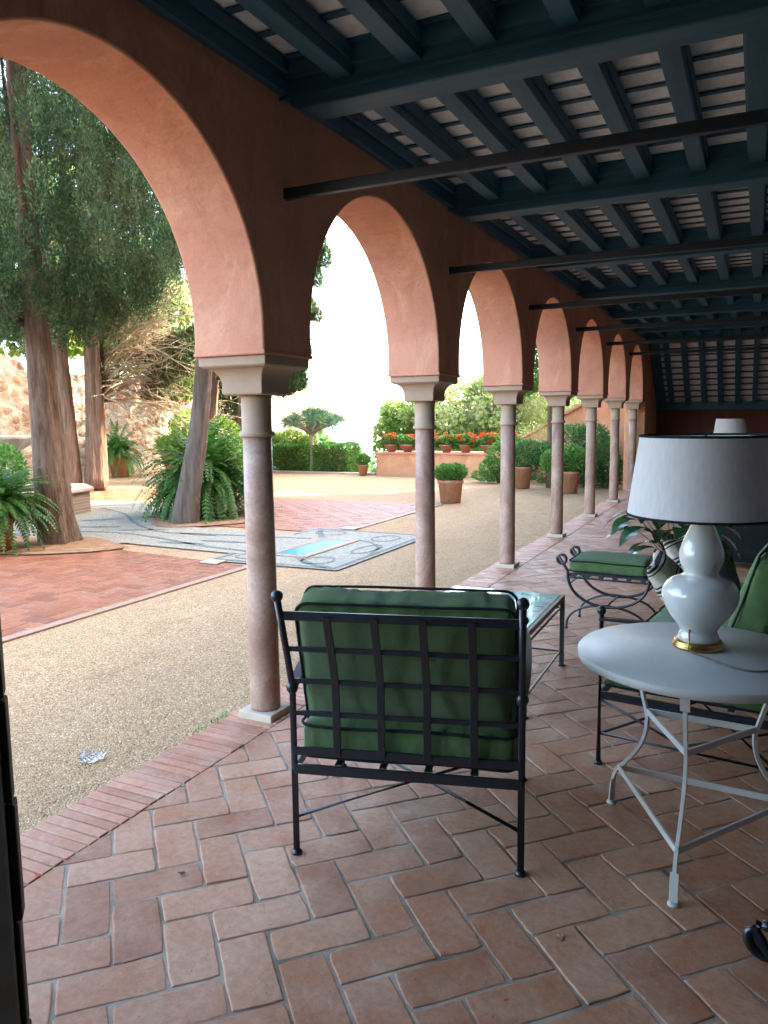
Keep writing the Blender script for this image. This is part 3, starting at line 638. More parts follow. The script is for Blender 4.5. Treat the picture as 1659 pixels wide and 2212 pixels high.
# ------------------------------------------------------------------ upholstered iron furniture
def cushion_mesh(w,d,h,r=.035,bulge=.02,seed=0,wr=.004,n=44):
    """soft box cushion, centred at the origin; returns mesh"""
    bm=bmesh.new(); bmesh.ops.create_cube(bm,size=1); bmesh.ops.subdivide_edges(bm,edges=bm.edges[:],cuts=n,use_grid_fill=True)
    for v in bm.verts:
        p=Vector((v.co.x*w,v.co.y*d,v.co.z*h)); q=Vector((max(-w/2+r,min(w/2-r,p.x)),max(-d/2+r,min(d/2-r,p.y)),max(-h/2+r,min(h/2-r,p.z))))
        e=p-q; 
        if e.length>1e-6: p=q+e.normalized()*min(r,e.length if e.length<r else r)
        fx=1-abs(2*v.co.x)**4; fy=1-abs(2*v.co.y)**4; fz=1-abs(2*v.co.z)**3
        p.z+=math.copysign(1,v.co.z)*bulge*max(0,fx)*max(0,fy)*(abs(2*v.co.z)**2)
        p.x+=math.copysign(1,v.co.x)*bulge*.45*max(0,fy)*max(0,fz)*(abs(2*v.co.x)**6); p.y+=math.copysign(1,v.co.y)*bulge*.45*max(0,fx)*max(0,fz)*(abs(2*v.co.y)**6)
        s1=noise.noise(Vector((v.co.x*w*7+seed,v.co.y*d*7,v.co.z*h*7)))+.6*noise.noise(Vector((v.co.x*w*34+seed,v.co.y*d*9,v.co.z*h*5)))
        edge=max(abs(2*v.co.x),abs(2*v.co.y))**5
        side=max(abs(2*v.co.x),abs(2*v.co.y))**8*(1-abs(2*v.co.z)**4)
        u=v.co.x*w if abs(v.co.y)>abs(v.co.x) else v.co.y*d
        p+=p.normalized()*side*.0045*noise.noise(Vector((u*42+seed,v.co.z*3,seed*1.7)))
        p+=p.normalized()*s1*wr*(.5+edge)
        v.co=p
    me=bpy.data.meshes.new('cushion'); bm.to_mesh(me); bm.free(); me.shade_smooth(); return me
def piping_mesh(w,d,h,r=.035,pr=.0052,seed=0):
    g=MB()
    for sg in (-1,1):
        z=sg*(h/2-r*.35); pts=[]; e=.004; cr=.04
        for cx,cy_,a0 in ((w/2-cr,d/2-cr,0),(-w/2+cr,d/2-cr,90),(-w/2+cr,-d/2+cr,180),(w/2-cr,-d/2+cr,270)):
            for k in range(6): a=R(a0+18*k); pts.append((cx+(cr+e)*math.cos(a),cy_+(cr+e)*math.sin(a)))
            # straight run points
            nx_=pts[-1]
        full=[]
        m=len(pts)
        for i in range(m):
            a=Vector((*pts[i],0)); b=Vector((*pts[(i+1)%m],0)); ns=max(1,int((b-a).length/.06))
            for k in range(ns):
                q=a.lerp(b,k/ns); q.z=z+.006*noise.noise(Vector((q.x*5+seed,q.y*5,sg*3))); o_=.45*.02*0
                full.append(q)
        g.tube(full,pr,6,closed=True)
    return g.mesh('piping')
def cushion(name,parent,w,d,h,loc,rx=0,ry=0,rz=0,mat='green_fabric',**k):
    o=link_mesh(name,cushion_mesh(w,d,h,**k),mat,parent); o.location=loc; o.rotation_euler=(rx,ry,rz)
    q=link_mesh('piping',piping_mesh(w,d,h,seed=k.get('seed',0)),'piping',o); return o
def iron_seat(name,label,cat,loc,rot,Wd,Dp,nv,ncush,group=None,back_z=.93,lean=.13,seedb=0,bc=None):
    t=thing(name,label,cat,loc,rot,group); hw=Wd/2; zr=.31; zj=.60
    for sx in (-1,1):
        g=MB(); g.tube([(sx*hw,0,0.01),(sx*hw,0,zj),(sx*hw*1.0,-lean*.35,zj+.12),(sx*hw,-lean,back_z)],.0115,12)
        g.lathe([(.019,.0),(.019,.008),(.0115,.016)],(sx*hw,0,0),16); g.ball((sx*hw,-.002,zj),.021,sz=1.15); g.ball((sx*hw,-lean-.004,back_z+.015),.02)
        g.build('leg','iron',t)
        g=MB(); g.tube([(sx*hw,Dp,.01),(sx*hw,Dp,.665)],.0115,12); g.lathe([(.019,.0),(.019,.008),(.0115,.016)],(sx*hw,Dp,0),16); g.ball((sx*hw,Dp,.68),.02); g.ball((sx*hw,Dp,.64),.014,sz=.6)
        g.build('leg','iron',t)
        g=MB(); pp=smooth_path([(sx*hw,0,zj),(sx*(hw+.012),Dp*.3,zj+.035),(sx*(hw+.012),Dp*.7,zj+.05),(sx*hw,Dp,.645)],6)
        for i in range(len(pp)-1): g.bar(pp[i],pp[i+1]+(pp[i+1]-pp[i])*.05,.034,.011)
        g.build('armrest','iron',t)
    # back lattice follows the leaning posts
    def bp(u,z):                                 # u across, z height -> point in the back plane
        y_=0 if z<zj else -lean*((z-zj)/(back_z-zj))**1.15
        return Vector((u,y_,z))
    g=MB(); zt=back_z-.055
    for z_,th in ((zt,.030),(zt-.125,.017),(zt-.25,.017),(zt-.365,.017),(zr+.065,.030)):
        g.bar(bp(-hw,z_),bp(hw,z_),.010,th)
    for i in range(nv):
        u=-hw+Wd*(i+1)/(nv+1); zs=np.linspace(zr+.065,zt,9)
        for a,b in zip(zs[:-1],zs[1:]):
            p,q=bp(u,a),bp(u,b); e_=(q-p)*.03; g.bar(p-e_-Vector((0,.008,0)),q+e_-Vector((0,.008,0)),.026,.008)
    g.build('back_lattice','iron',t,bevel=.0015)
    g=MB()
    for y_ in (0,Dp): g.bar((-hw,y_,zr),(hw,y_,zr),.012,.034)
    for sx in (-1,1): g.bar((sx*hw,0,zr),(sx*hw,Dp,zr),.012,.034)
    for i in range(nv): u=-hw+Wd*(i+1)/(nv+1); g.box((u,Dp/2,zr+.019),(.026,Dp-.014,.006))
    for i in range(3): g.box((0,Dp*(i+1)/4,zr+.0265),(Wd-.014,.026,.006))
    g.build('seat_frame','iron',t,bevel=.0015)
    g=MB(); zb=.135
    if Wd<1.2: g.tube([(-hw,0,zb),(0,Dp/2,zb+.004),(hw,Dp,zb)],.0065,8); g.tube([(hw,0,zb+.013),(0,Dp/2,zb+.017),(-hw,Dp,zb+.013)],.0065,8)
    else:
        for sx in (-1,1):
            g.tube([(sx*hw,0,zb),(sx*(hw-.35),Dp/2,zb+.1),(sx*hw,Dp,zb)],.0065,8); 
            g.tube([(sx*hw,0,zb),(sx*hw,Dp,zb+.003)],.0065,8); g.tube([(sx*hw,0,zr-.02),(sx*hw,Dp*.5,zb+.02),(sx*hw,Dp,zr-.02)],.006,8)
        g.tube([(-hw+.35,Dp/2,zb+.1),(hw-.35,Dp/2,zb+.1)],.0065,8)
    g.build('cross_brace','iron',t)
    cw=(Wd-.036)/ncush
    for i in range(ncush):
        cx=-Wd/2+.018+cw*(i+.5); 
        cushion('seat_cushion',t,cw-.005,Dp-.03,.135,(cx,Dp/2+.004,zr+.026+.0675),bulge=.018,seed=3+i+seedb)
        ah=.50; an=math.atan2(lean,back_z-zj)*.75
        c_=bc or (.135,.70)
        cushion('back_cushion',t,cw-.01,ah,.145,(cx,c_[0],c_[1]),rx=R(90)-0+an*1.0,bulge=.022,seed=11+i+seedb,wr=.009)
    return t
iron_seat('armchair','black iron armchair with green cushions, its lattice back towards the viewer','armchair',(-1.01,2.22,0),R(15.1),.767,.67,4,1,bc=(.112,.668))
# sofa faces the courtyard: local +y points to -x
SROT=R(83)
sd_=Vector((math.cos(SROT),math.sin(SROT),0)); fd=Vector((-math.sin(SROT),math.cos(SROT),0)); SD,SLg=.69,1.95
front_near=Vector((-.56,3.26,0)); org=front_near-fd*SD+sd_*SLg/2
sofa=iron_seat('sofa','black iron sofa with green cushions, seen from its end behind the white table','sofa',tuple(org),SROT,SLg,SD,11,2,seedb=5,bc=(.11,.70))
def pillow_mesh(w,h,t,seed=0,n=22):
    bm=bmesh.new(); bmesh.ops.create_cube(bm,size=1); bmesh.ops.subdivide_edges(bm,edges=bm.edges[:],cuts=n,use_grid_fill=True)
    for v in bm.verts:
        x_,y_=2*v.co.x,2*v.co.y; pin=1-.10*(abs(x_)**2*(1-abs(y_)**2)+0); pin2=1-.10*(abs(y_)**2*(1-abs(x_)**2))
        f=(max(0,1-x_**2)*max(0,1-y_**2))**.42
        v.co=Vector((x_*w/2*pin,y_*h/2*pin2,2*v.co.z*(t/2*f+.004)))+Vector((0,0,.006*noise.noise(Vector((x_*3+seed,y_*3,0)))))
    me=bpy.data.meshes.new('pillow'); bm.to_mesh(me); bm.free(); me.shade_smooth(); return me
def pillow(label,mat,loc,rot,w=.45,t=.15,seed=0):
    o=link_mesh('throw_pillow',pillow_mesh(w,w,t,seed),mat); o.location=loc; o.rotation_euler=rot
    tag(o,label,'pillow','throw pillows on the sofa'); return o
pillow('beige throw pillow with black stripes at the near corner of the sofa','striped_fabric',(-.36,4.35,.565),(R(8),R(52),R(8)),.42,.15,1)
pillow('beige striped throw pillow leaning behind, at the far end of the sofa','striped_fabric',(-.30,4.85,.60),(R(0),R(56),R(-15)),.42,.14,2)
pillow('black throw pillow leaning against the green sofa back','black_fabric',(-.15,4.45,.645),(R(0),R(66),R(10)),.42,.15,3)
# ------------------------------------------------------------------ tiled coffee table
t=thing('coffee_table','low black iron coffee table with a glossy blue green tiled top','coffee table',(-1.335,4.06,0),R(1))
tw,tl,th=.70,.92,.435
g=MB()
for sx in (-1,1): g.box((sx*(tw/2-.012),0,th-.014),(.024,tl,.028)); 
for sy_ in (-1,1): g.box((0,sy_*(tl/2-.012),th-.0145),(tw-.049,.024,.027))
for sx in (-1,1): g.box((sx*(tw/2-.02),0,th-.075),(.010,tl-.05,.010)); g.box((sx*(tw/2-.02),0,.09),(.010,tl-.05,.010))
for sy_ in (-1,1): g.box((0,sy_*(tl/2-.02),th-.075),(tw-.05,.010,.010)); g.box((0,sy_*(tl/2-.02),.09),(tw-.05,.010,.010))
g.build('frame','iron',t,bevel=.002)
for sx in (-1,1):
    for sy_ in (-1,1): g=MB(); g.b(*(sorted((sx*(tw/2-.0245),sx*(tw/2)))),*(sorted((sy_*(tl/2-.0245),sy_*(tl/2)))),0,th-.0285); g.lathe([(.024,0),(.024,.006)],(sx*(tw/2-.012),sy_*(tl/2-.012),0),14); g.build('leg','iron',t)
g=MB(); g.b(-tw/2+.0245,tw/2-.0245,-tl/2+.0245,tl/2-.0245,th-.02,th+.002); g.build('tiled_top','glazed_tile',t,bevel=.001)
# ------------------------------------------------------------------ curule stool
def make_stool(label,loc,rot):
    t=thing('footstool',label,'footstool',loc,rot,'scrolled iron footstools'); w,d=.56,.36; zr=.375
    def arc(y_):
        P=[]
        # scroll loop at the top left, down into the U, up to the right scroll
        def side(sx):
            L=[]
            for k in range(11): a=R(-60+k*27); L.append((sx*(w/2+.035+ -.030*math.cos(a)),y_,.485+.030*math.sin(a)+.0))
            return L
        left=[(-(w/2+.04-.032*math.cos(a_)),y_,.50+.032*math.sin(a_)) for a_ in [R(x_) for x_ in range(-220,121,20)]][::-1]
        pts=left[:]; 
        for k in range(0,25):
            a=PI*k/24; pts.append((-(w/2-.004)*math.cos(a)*1.0,y_,.42-.235*math.sin(a)**.8*1.0))
        pts+= [(-x_,yy,zz) for x_,yy,zz in left[::-1]]
        return pts
    for y_ in (-d/2,d/2):
        g=MB(); g.tube([Vector(p) for p in arc(y_)],.0105,10); g.build('curved_frame','iron',t)
        g=MB(); g.tube([Vector((-(w/2+.0)*math.cos(PI*k/22),y_+.019*(1 if y_>0 else -1)*0,.008+.185*math.sin(PI*k/22)**.75)) for k in range(23)],.0085,10); 
        for sx in (-1,1): g.ball((sx*(w/2),y_,.012),.013)
        g.build('curved_leg','iron',t)
    g=MB(); g.tube([(0,-d/2,.19),(0,d/2,.19)],.008,10); g.build('stretcher','iron',t); g=MB(); g.tube([(-w/2+.02,-d/2,.33),(-w/2+.02,d/2,.33)],.006,8); g.build('stretcher','iron',t)
    g=MB()
    for y_ in (-d/2,d/2): g.box((0,y_,zr),(w,.012,.012)); g.box((0,y_,zr+.028),(w,.012,.012)); 
    for sx in (-1,1): g.box((sx*w/2,0,zr),(.012,d,.022))
    for i in range(6): g.box((-w/2+w*(i+.5)/6,0,zr+.014),(.026,d+.012,.018))
    g.build('seat_frame','iron',t,bevel=.001)
    cushion('cushion',t,w-.03,d+.03,.095,(0,0,zr+.034+.05),bulge=.014,seed=21)
    return t
st1=make_stool('low scrolled iron footstool with a flat green cushion, beyond the tiled table',(-.87,5.50,0),R(-3))
st2=copy_tree(st1); st2.location=(.40,1.665,.0); st2.rotation_euler=(0,0,R(-8)); st2['label']='scrolled iron footstool in the near right corner, only its black curl in view'
# ------------------------------------------------------------------ white side table and lamp
def make_table(label,loc,rot):
    t=thing('side_table',label,'side table',loc,rot,'round white iron side tables'); zt=.70; Rr=.395
    g=MB(); g.lathe([(.0001,zt-.018),(Rr-.012,zt-.018),(Rr-.004,zt-.030),(Rr,zt-.028),(Rr+.002,zt-.006),(Rr-.003,zt),(.0001,zt+.0005)],seg=80); g.build('tabletop','white_paint',t)
    prof=[(.285,zt-.019),(.275,.62),(.245,.53),(.215,.44),(.205,.40),(.215,.33),(.25,.26),(.305,.19),(.345,.145),(.362,.09),(.367,.012)]
    nodes=[]
    for i in range(3):
        a=2*PI*i/3; ca,sa=math.cos(a),math.sin(a)
        g=MB(); pp=smooth_path([(r_*ca,r_*sa,z_) for r_,z_ in prof],5)
        for q0,q1 in zip(pp[:-1],pp[1:]):
            m_=(q0+q1)/2; w_=.030 if m_.z>.58 else (.026 if m_.z<.10 else .012)
            dd=(q1-q0); tang=Vector((-sa,ca,0)); nn=dd.normalized().cross(tang).normalized(); th_=.006 if w_>.02 else .014
            vs=[]
            for p in (q0-dd*.04,q1+dd*.04):
                for u_,v_ in ((-1,-1),(1,-1),(1,1),(-1,1)): vs.append(p+tang*u_*w_/2+nn*v_*th_/2)
            g.add(vs,[(0,1,2,3),(7,6,5,4),(0,4,5,1),(1,5,6,2),(2,6,7,3),(3,7,4,0)])
        g.lathe([(.018,.0),(.018,.006),(.012,.012)],(.367*ca,.367*sa,0),14)
        g.build('leg','white_paint',t,bevel=.001)
        nodes.append(((.206*ca,.206*sa,.425),(.335*ca,.335*sa,.16)))
    for i in range(3):
        for L in (0,1):
            g=MB(); g.bar(nodes[i][L],nodes[(i+1)%3][L],.008,.022); g.build('stretcher','white_paint',t,bevel=.001)
    return t
# leg directions: one leg towards the viewer, one to the left
TC=(-.145,2.726,0); ta=math.atan2(2.36-2.726,-.17+.145)
tb=make_table('round white painted metal side table with three curved legs, carrying the big lamp',TC,ta)
def make_lamp(label,loc):
    t=thing('table_lamp',label,'lamp',loc,0,'white gourd table lamps')
    g=MB(); g.lathe([(.0001,.0005),(.083,.0005),(.086,.006),(.084,.012),(.078,.016),(.080,.021),(.076,.026),(.0001,.0262)],seg=48); g.build('base_ring','brass',t)
    pr=[(.066,.0265),(.067,.038),(.062,.052),(.060,.060),(.072,.080),(.096,.112),(.116,.148),(.125,.180),(.122,.205),(.106,.230),(.080,.245),(.062,.252),(.055,.260),(.056,.268),(.064,.285),(.071,.308),(.072,.325),(.068,.348),(.058,.378),(.046,.405),(.038,.428),(.035,.448),(.036,.465),(.040,.472),(.040,.478)]
    pts=smooth_path([(a,0,b) for a,b in pr],4); g=MB(); g.lathe([(p.x,p.z) for p in pts],seg=64); g.build('body','ceramic',t)
    g=MB(); g.lathe([(.012,.4785),(.012,.53)],seg=16); 
    g.tube([(0,0,.53),(.07,0,.60),(.05,0,.69),(0,0,.715),(-.05,0,.69),(-.07,0,.60),(0,0,.53)],.0022,6); g.build('harp','brass',t)
    z0,z1,r0_,r1_=.462,.728,.247,.212
    g=MB(); n=72; vs=[]
    for r_,z_ in ((r0_,z0),(r1_,z1),(r1_-.003,z1),(r0_-.003,z0)):
        for k in range(n): vs.append((r_*math.cos(2*PI*k/n),r_*math.sin(2*PI*k/n),z_))
    g.add(vs,[(i*n+k,i*n+(k+1)%n,((i+1)%4)*n+(k+1)%n,((i+1)%4)*n+k) for i in range(4) for k in range(n)],False)
    sh=g.build('shade','lamp_shade_cloth',t); sh.data.shade_smooth(); mm=sh.modifiers.new('e','EDGE_SPLIT'); mm.split_angle=R(50)
    g=MB()
    for r_,z_ in ((r0_,z0),(r1_,z1)):
        g.lathe([(r_-.0045,z_-.005),(r_+.0015,z_-.005),(r_+.0015,z_+.005),(r_-.0045,z_+.005),(r_-.0045,z_-.005)],seg=72,smooth=False) if False else None
        ring=[(r_*math.cos(2*PI*k/64),r_*math.sin(2*PI*k/64),z_) for k in range(64)]; g.tube(ring,.0042,8,closed=True)
    for a in (0,120,240): g.tube([(0,0,z1-.02),((r1_-.002)*math.cos(R(a)),(r1_-.002)*math.sin(R(a)),z1-.02)],.0016,6)
    g.ball((0,0,z1-.006),.008); g.build('shade_trim','piping',t)
    g=MB(); yy=-.0705; g.tube([(-.025,-.062,.070),(-.025,-.067,.040),(-.025,-.085,.024),(-.024,-.09,.010)],.0028,8); g.ball((-.025,-.062,.07),.005); g.build('cord_outlet','brass',t)
    return t
t=thing('cabinet','dark low cabinet standing in the shadow behind the big lamp','cabinet',(.75,8.4,0))
g=MB(); g.b(-1.05,1.1,-.25,.25,.06,.92); g.build('body','black_paint',t,bevel=.008); g=MB(); g.b(-1.08,1.13,-.28,.28,.9205,.95); g.build('top','black_paint',t,bevel=.004)
dr=None
for i in range(4):
    if dr is None:
        g=MB(); g.b(-.24,.24,-.272,-.2505,.1,.88); dr=g.build('door','black_paint',t,bevel=.006); g=MB(); g.ball((.2,-.285,.5),.014); hd=g.build('knob','brass',dr); d_=dr
    else: d_=dr.copy(); COL.objects.link(d_); d_.parent=t; h_=hd.copy(); COL.objects.link(h_); h_.parent=d_
    d_.location=(-.78+.52*i,0,0)
for a in (-1,1):
    for b in (-.2,.2): g=MB(); g.b(a-.03+.02,a+.03+.02,b-.03,b+.03,0,.06); g.build('foot','black_paint',t)
LP=(-.152,2.80,.7005)
lamp=make_lamp('large white gourd shaped ceramic lamp with black edged shade on the white table',LP)
g=MB(); pts=smooth_path([(-.174,2.706,.706),(-.12,2.665,.7045),(-.05,2.60,.7045),(.02,2.575,.7045),(.08,2.60,.7045),(.16,2.59,.7045),(.235,2.56,.7045)],10)
g.tube(pts,.003,6); o=g.build('lamp_cord','cord'); tag(o,'twisted brown lamp cord lying across the white tabletop','cord')
t2_=copy_tree(tb); t2_.location=(-.39,13.55,0); t2_['label']='round white side table far down the gallery, hidden behind the big lamp'
l2=copy_tree(lamp); l2.location=(-.385,13.55,.7005); l2['label']='distant table lamp, only its small white shade above the big lamp shade'
# ------------------------------------------------------------------ plants in the gallery
def pot(mb,r0_,r1_,h,rim=.03,seg=32):
    mb.lathe([(.0001,.0),(r0_,.0),(r1_,h-rim),(r1_+.018,h-rim+.002),(r1_+.02,h),(r1_-.005,h+.002),(r1_-.02,h-.03),(.0001,h-.03)],seg=seg)
def blade(V,base,dirv,L,w,droop,fold=.15,seg=8,stem=.35):
    """broad leaf on a stem as quads appended to V"""
    d=Vector(dirv).normalized(); p=Vector(base); s=d.cross(Vector((0,0,1))).normalized(); step=L/seg; prev=None
    for i in range(seg+1):
        t_=i/seg; ww=w*math.sin(PI*min(1,max(0,(t_-.02)/.98))**.8)*.5 if t_<1 else 0
        a=p+s*ww+Vector((0,0,fold*ww)); b=p-s*ww+Vector((0,0,fold*ww))
        if prev: V.append((prev[0],a,p,prev[2])); V.append((prev[2],p,b,prev[1]))
        prev=(a.copy(),b.copy(),p.copy()); d=(d+Vector((0,0,-droop*step*3))).normalized(); p=p+d*step
t=thing('potted_plant','dark glossy broad leaved potted plant beside the footstool','plant',(-.52,6.45,0))
g=MB(); pot(g,.13,.18,.32); g.build('pot','terracotta',t)
V=[];g=MB(); rr=random.Random(3)
for i in range(34):
    a=rr.uniform(0,2*PI); e=rr.uniform(.5,1.35); st=Vector((math.cos(a)*.04,math.sin(a)*.04,.29)); hh=rr.uniform(.12,.55)
    tip=st+Vector((math.cos(a)*math.cos(e)*hh*1.1,math.sin(a)*math.cos(e)*hh*1.1,hh)); g.tube([st,(st+tip)/2+Vector((0,0,.03)),tip],.0035,5)
    blade(V,tip,(math.cos(a),math.sin(a),rr.uniform(-.1,.7)),rr.uniform(.26,.40),rr.uniform(.15,.21),rr.uniform(.9,1.9))
g.build('stems','fern_leaf',t); me=quads_mesh('leaves',np.array([[tuple(q) for q in f] for f in V])); link_mesh('leaves',me,'lily_leaf',t,smooth=True)

# ------------------------------------------------------------------ ferns
def frond(out,rnd,base,az,el,L,curl,npair=22,pl=.07):
    d=Vector((math.cos(az)*math.cos(el),math.sin(az)*math.cos(el),math.sin(el))); p=Vector(base); step=L/npair; pts=[]
    for i in range(npair+1):
        t_=i/npair; pts.append(p.copy()); s=d.cross(Vector((0,0,1))); s=s.normalized() if s.length>1e-3 else Vector((1,0,0))
        if i>1:
            w=pl*math.sin(PI*(.12+.88*t_))**.6*(1-.35*t_); 
            for sg in (-1,1):
                a=(s*sg+d*.55+Vector((0,0,-.25+rnd.uniform(-.2,.2)))).normalized(); q=p; e=q+a*w; wd=d*step*.42
                out.append((q-wd,e-wd*.3,e+wd*.35,q+wd))
        d=(d+Vector((0,0,-curl*step))).normalized(); p=p+d*step
    return pts
def fern(name,label,loc,n,L,spread,potr,poth,seed,group='potted sword ferns',pl=.07):
    t=thing(name,label,'fern',loc,0,group); g=MB(); pot(g,potr*.75,potr,poth,.05); g.build('pot','terracotta',t)
    rnd=random.Random(seed); out=[]
    for i in range(n):
        u=rnd.random(); el=R(88)-R(75)*u**.8*spread; frond(out,rnd,(rnd.uniform(-.1,.1)*potr/.3,rnd.uniform(-.1,.1)*potr/.3,poth-.02),rnd.uniform(0,2*PI),el,L*rnd.uniform(.65,1.15),rnd.uniform(1.6,3.0)/L*1.0,22,pl)
    me=quads_mesh('fronds',np.array([[tuple(q) for q in f] for f in out])); link_mesh('fronds',me,'fern_leaf',t); return t
fern('fern','very large green sword fern in a pot behind the leaning grey trunk',(-7.9,9.75,0),420,1.35,1.0,.28,.5,1,pl=.11)
fern('fern','dark green sword fern spilling over its terracotta pot at the left edge',(-7.97,6.03,0),260,.86,.95,.2,.5,2,pl=.085)
fern('fern','light green fern in a small terracotta pot left against the stone wall',(-15.6,15.7,0),110,1.1,.9,.3,.6,3,pl=.10)
t=thing('potted_shrub','low bushy green plant in a wide terracotta pot by the stone wall','potted plant',(-14.9,17.2,0),0,'clipped shrubs in terracotta pots')
g=MB(); pot(g,.3,.42,.6,.07); g.build('pot','terracotta',t); link_mesh('foliage',quads_mesh('f',crown([((0,0,.8),(.55,.55,.28)),((.2,.1,.95),(.3,.3,.25)),((-.3,.0,.85),(.3,.3,.2))],2600,.13,.035,1,.8,.3)),'bright_leaf',t)

# ------------------------------------------------------------------ trees
def tree(name,label,cat,group=None): return thing(name,label,cat,(0,0,0),0,group)
def cyp_clumps(cx,cy_,z0,z1,rad,n,seed,top=.25,size=(.28,.28,.75),hollow=.35):
    rnd=random.Random(seed); out=[]
    for i in range(n):
        z_=z0+(z1-z0)*rnd.random(); f=min(1,(z_-z0)/1.2+.35)*(1-(1-top)*((z_-z0)/(z1-z0))**1.6); a=rnd.uniform(0,2*PI); q=rad*f*(hollow+(1-hollow)*rnd.random()**.5)
        s=rnd.uniform(.6,1.35); out.append(((cx+math.cos(a)*q,cy_+math.sin(a)*q,z_),(size[0]*s,size[1]*s,size[2]*s)))
    return out
def cyp_leaves(clumps,n,L=.10,Wd=.032): return crown(clumps,n,L,Wd,.75,1.0,.55)
# 1 big cypress, near left
t=tree('cypress_tree','large cypress with furrowed reddish trunk at the left, nearest to the viewer','tree','old cypresses in the courtyard')
g=MB(); pp=trunk(g,[(-7.83,6.78,-.1),(-7.86,6.78,.35),(-7.92,6.8,1.2),(-8.02,6.82,2.6),(-8.1,6.85,4.4),(-8.15,6.9,7),(-8.2,6.9,10)],[.26,.215,.178,.145,.115,.075,.04],36,.16,10,1)
for i,(a,z_,l) in enumerate([(1.9,2.7,1.4),(3.3,3.1,1.6),(4.4,2.6,1.7),(5.5,3.4,1.5),(2.6,4.3,1.4)]):
    b=Vector((-8.02,6.82,z_)); g.tube([b,b+Vector((math.cos(a)*l*.4,math.sin(a)*l*.4,.4)),b+Vector((math.cos(a)*l*.8,math.sin(a)*l*.8,1.3)),b+Vector((math.cos(a)*l,math.sin(a)*l,2.3))],[.06,.045,.03,.012],8)
g.build('trunk','bark',t)
cl=cyp_clumps(-8.05,6.9,2.75,8,2.05,1150,5,top=.6,size=(.115,.115,.30),hollow=.12)
link_mesh('crown',quads_mesh('c',cyp_leaves(cl,360000,.05,.0155)),'cypress_leaf',t)
# 2 twin stemmed cypress further back
t=tree('cypress_tree','twin stemmed pale cypress with dead lower branches, behind the first big trunk','tree','old cypresses in the courtyard')
g=MB(); trunk(g,[(-13.35,12.0,-.1),(-13.4,12.0,1.5),(-13.5,12.0,3.2),(-13.7,12.0,7)],[.24,.19,.16,.1],26,.15,8,4); trunk(g,[(-13.0,12.35,-.1),(-12.95,12.4,1.5),(-12.9,12.4,3.4),(-12.8,12.5,8)],[.24,.2,.17,.09],26,.15,8,6); g.build('trunk','bark',t)
g=MB(); rnd=random.Random(9); V=[]
for i in range(120):
    b=Vector((-12.85,12.5,rnd.uniform(1.9,3.6))); a=R(rnd.uniform(5,75)); l=rnd.uniform(1.2,3.3); e=rnd.uniform(.05,.95)
    d=Vector((math.cos(a)*math.cos(e),math.sin(a)*math.cos(e),math.sin(e))); P=[b]
    for k in range(7): d=(d+Vector((rnd.uniform(-.3,.3),rnd.uniform(-.3,.3),rnd.uniform(-.35,.22)))).normalized(); P.append(P[-1]+d*l/7)
    r_=rnd.uniform(.010,.03); g.tube(P,[r_*(1-.12*k) for k in range(8)],5)
    for k in (3,4,5,6,7):
        for _ in range(2):
            dd=(d+Vector((rnd.uniform(-1,1),rnd.uniform(-1,1),rnd.uniform(-.6,.8)))).normalized(); g.tube([P[k],P[k]+dd*.22,P[k]+dd*.4+Vector((0,0,rnd.uniform(-.12,.12)))],[.007,.005,.002],4)
g.build('dead_branches','dead_wood',t)
dk=[((-12.0+rnd.uniform(-.8,1.1),13.5+rnd.uniform(-.2,.8),rnd.uniform(2.1,3.5)),(.3,.3,.2)) for _ in range(26)]
link_mesh('low_foliage',quads_mesh('c',cyp_leaves(dk,22000,.085,.027)),'cypress_leaf',t)
cl=cyp_clumps(-13.3,12.2,3.1,12,2.6,420,15,size=(.2,.2,.48))
link_mesh('crown',quads_mesh('c',cyp_leaves(cl,150000,.085,.027)),'cypress_leaf',t)
# 3 leaning trunk
t=tree('cypress_tree','cypress with a smooth grey trunk leaning right, in front of the largest fern','tree','old cypresses in the courtyard')
g=MB(); trunk(g,[(-7.55,8.83,-.1),(-7.46,8.85,.5),(-7.32,8.95,1.4),(-7.2,9.02,2.5),(-7.1,9.1,4.0),(-7.1,9.2,7)],[.21,.165,.135,.118,.11,.07],28,.08,9,8)
g.build('trunk','grey_bark',t)
cl=cyp_clumps(-6.85,9.6,3.9,11,1.0,260,25,size=(.12,.12,.3))
link_mesh('crown',quads_mesh('c',cyp_leaves(cl,70000,.055,.018)),'cypress_leaf',t)
# 4 dark trunk behind the fern
t=tree('cypress_tree','dark trunked cypress rising behind the large fern and the leaning trunk','tree','old cypresses in the courtyard')
g=MB(); trunk(g,[(-9.3,11.4,-.1),(-9.2,11.4,1.2),(-9.05,11.45,2.6),(-8.85,11.5,4.2),(-8.8,11.5,8)],[.26,.20,.18,.16,.1],26,.14,9,11)
for i,(a,z_,l) in enumerate([(.0,2.2,1.6),(.5,2.6,1.9),(-.5,2.5,1.4),(1.0,2.9,1.5)]):
    b=Vector((-9.05,11.45,z_)); g.tube([b,b+Vector((math.cos(a)*l*.5,math.sin(a)*l*.5,.25)),b+Vector((math.cos(a)*l,math.sin(a)*l,.35))],[.05,.03,.012],8)
g.build('trunk','bark',t)
cl=cyp_clumps(-8.7,11.6,3.8,12,1.5,320,35,size=(.15,.15,.38))
low=[((-7.95,12.0,2.4),(.3,.3,.3)),((-7.7,12.1,2.2),(.28,.25,.22)),((-8.2,11.9,2.6),(.3,.3,.3)),((-7.6,12.1,2.5),(.2,.2,.25)),((-7.85,12,2.05),(.25,.2,.15))]
link_mesh('crown',quads_mesh('c',np.concatenate([cyp_leaves(cl,90000,.065,.02),cyp_leaves(low,9000,.075,.026)])),'cypress_leaf',t)
t=tree('cypress_tree','dense cypress whose tufts show at the left edge of the second arch','tree','old cypresses in the courtyard')
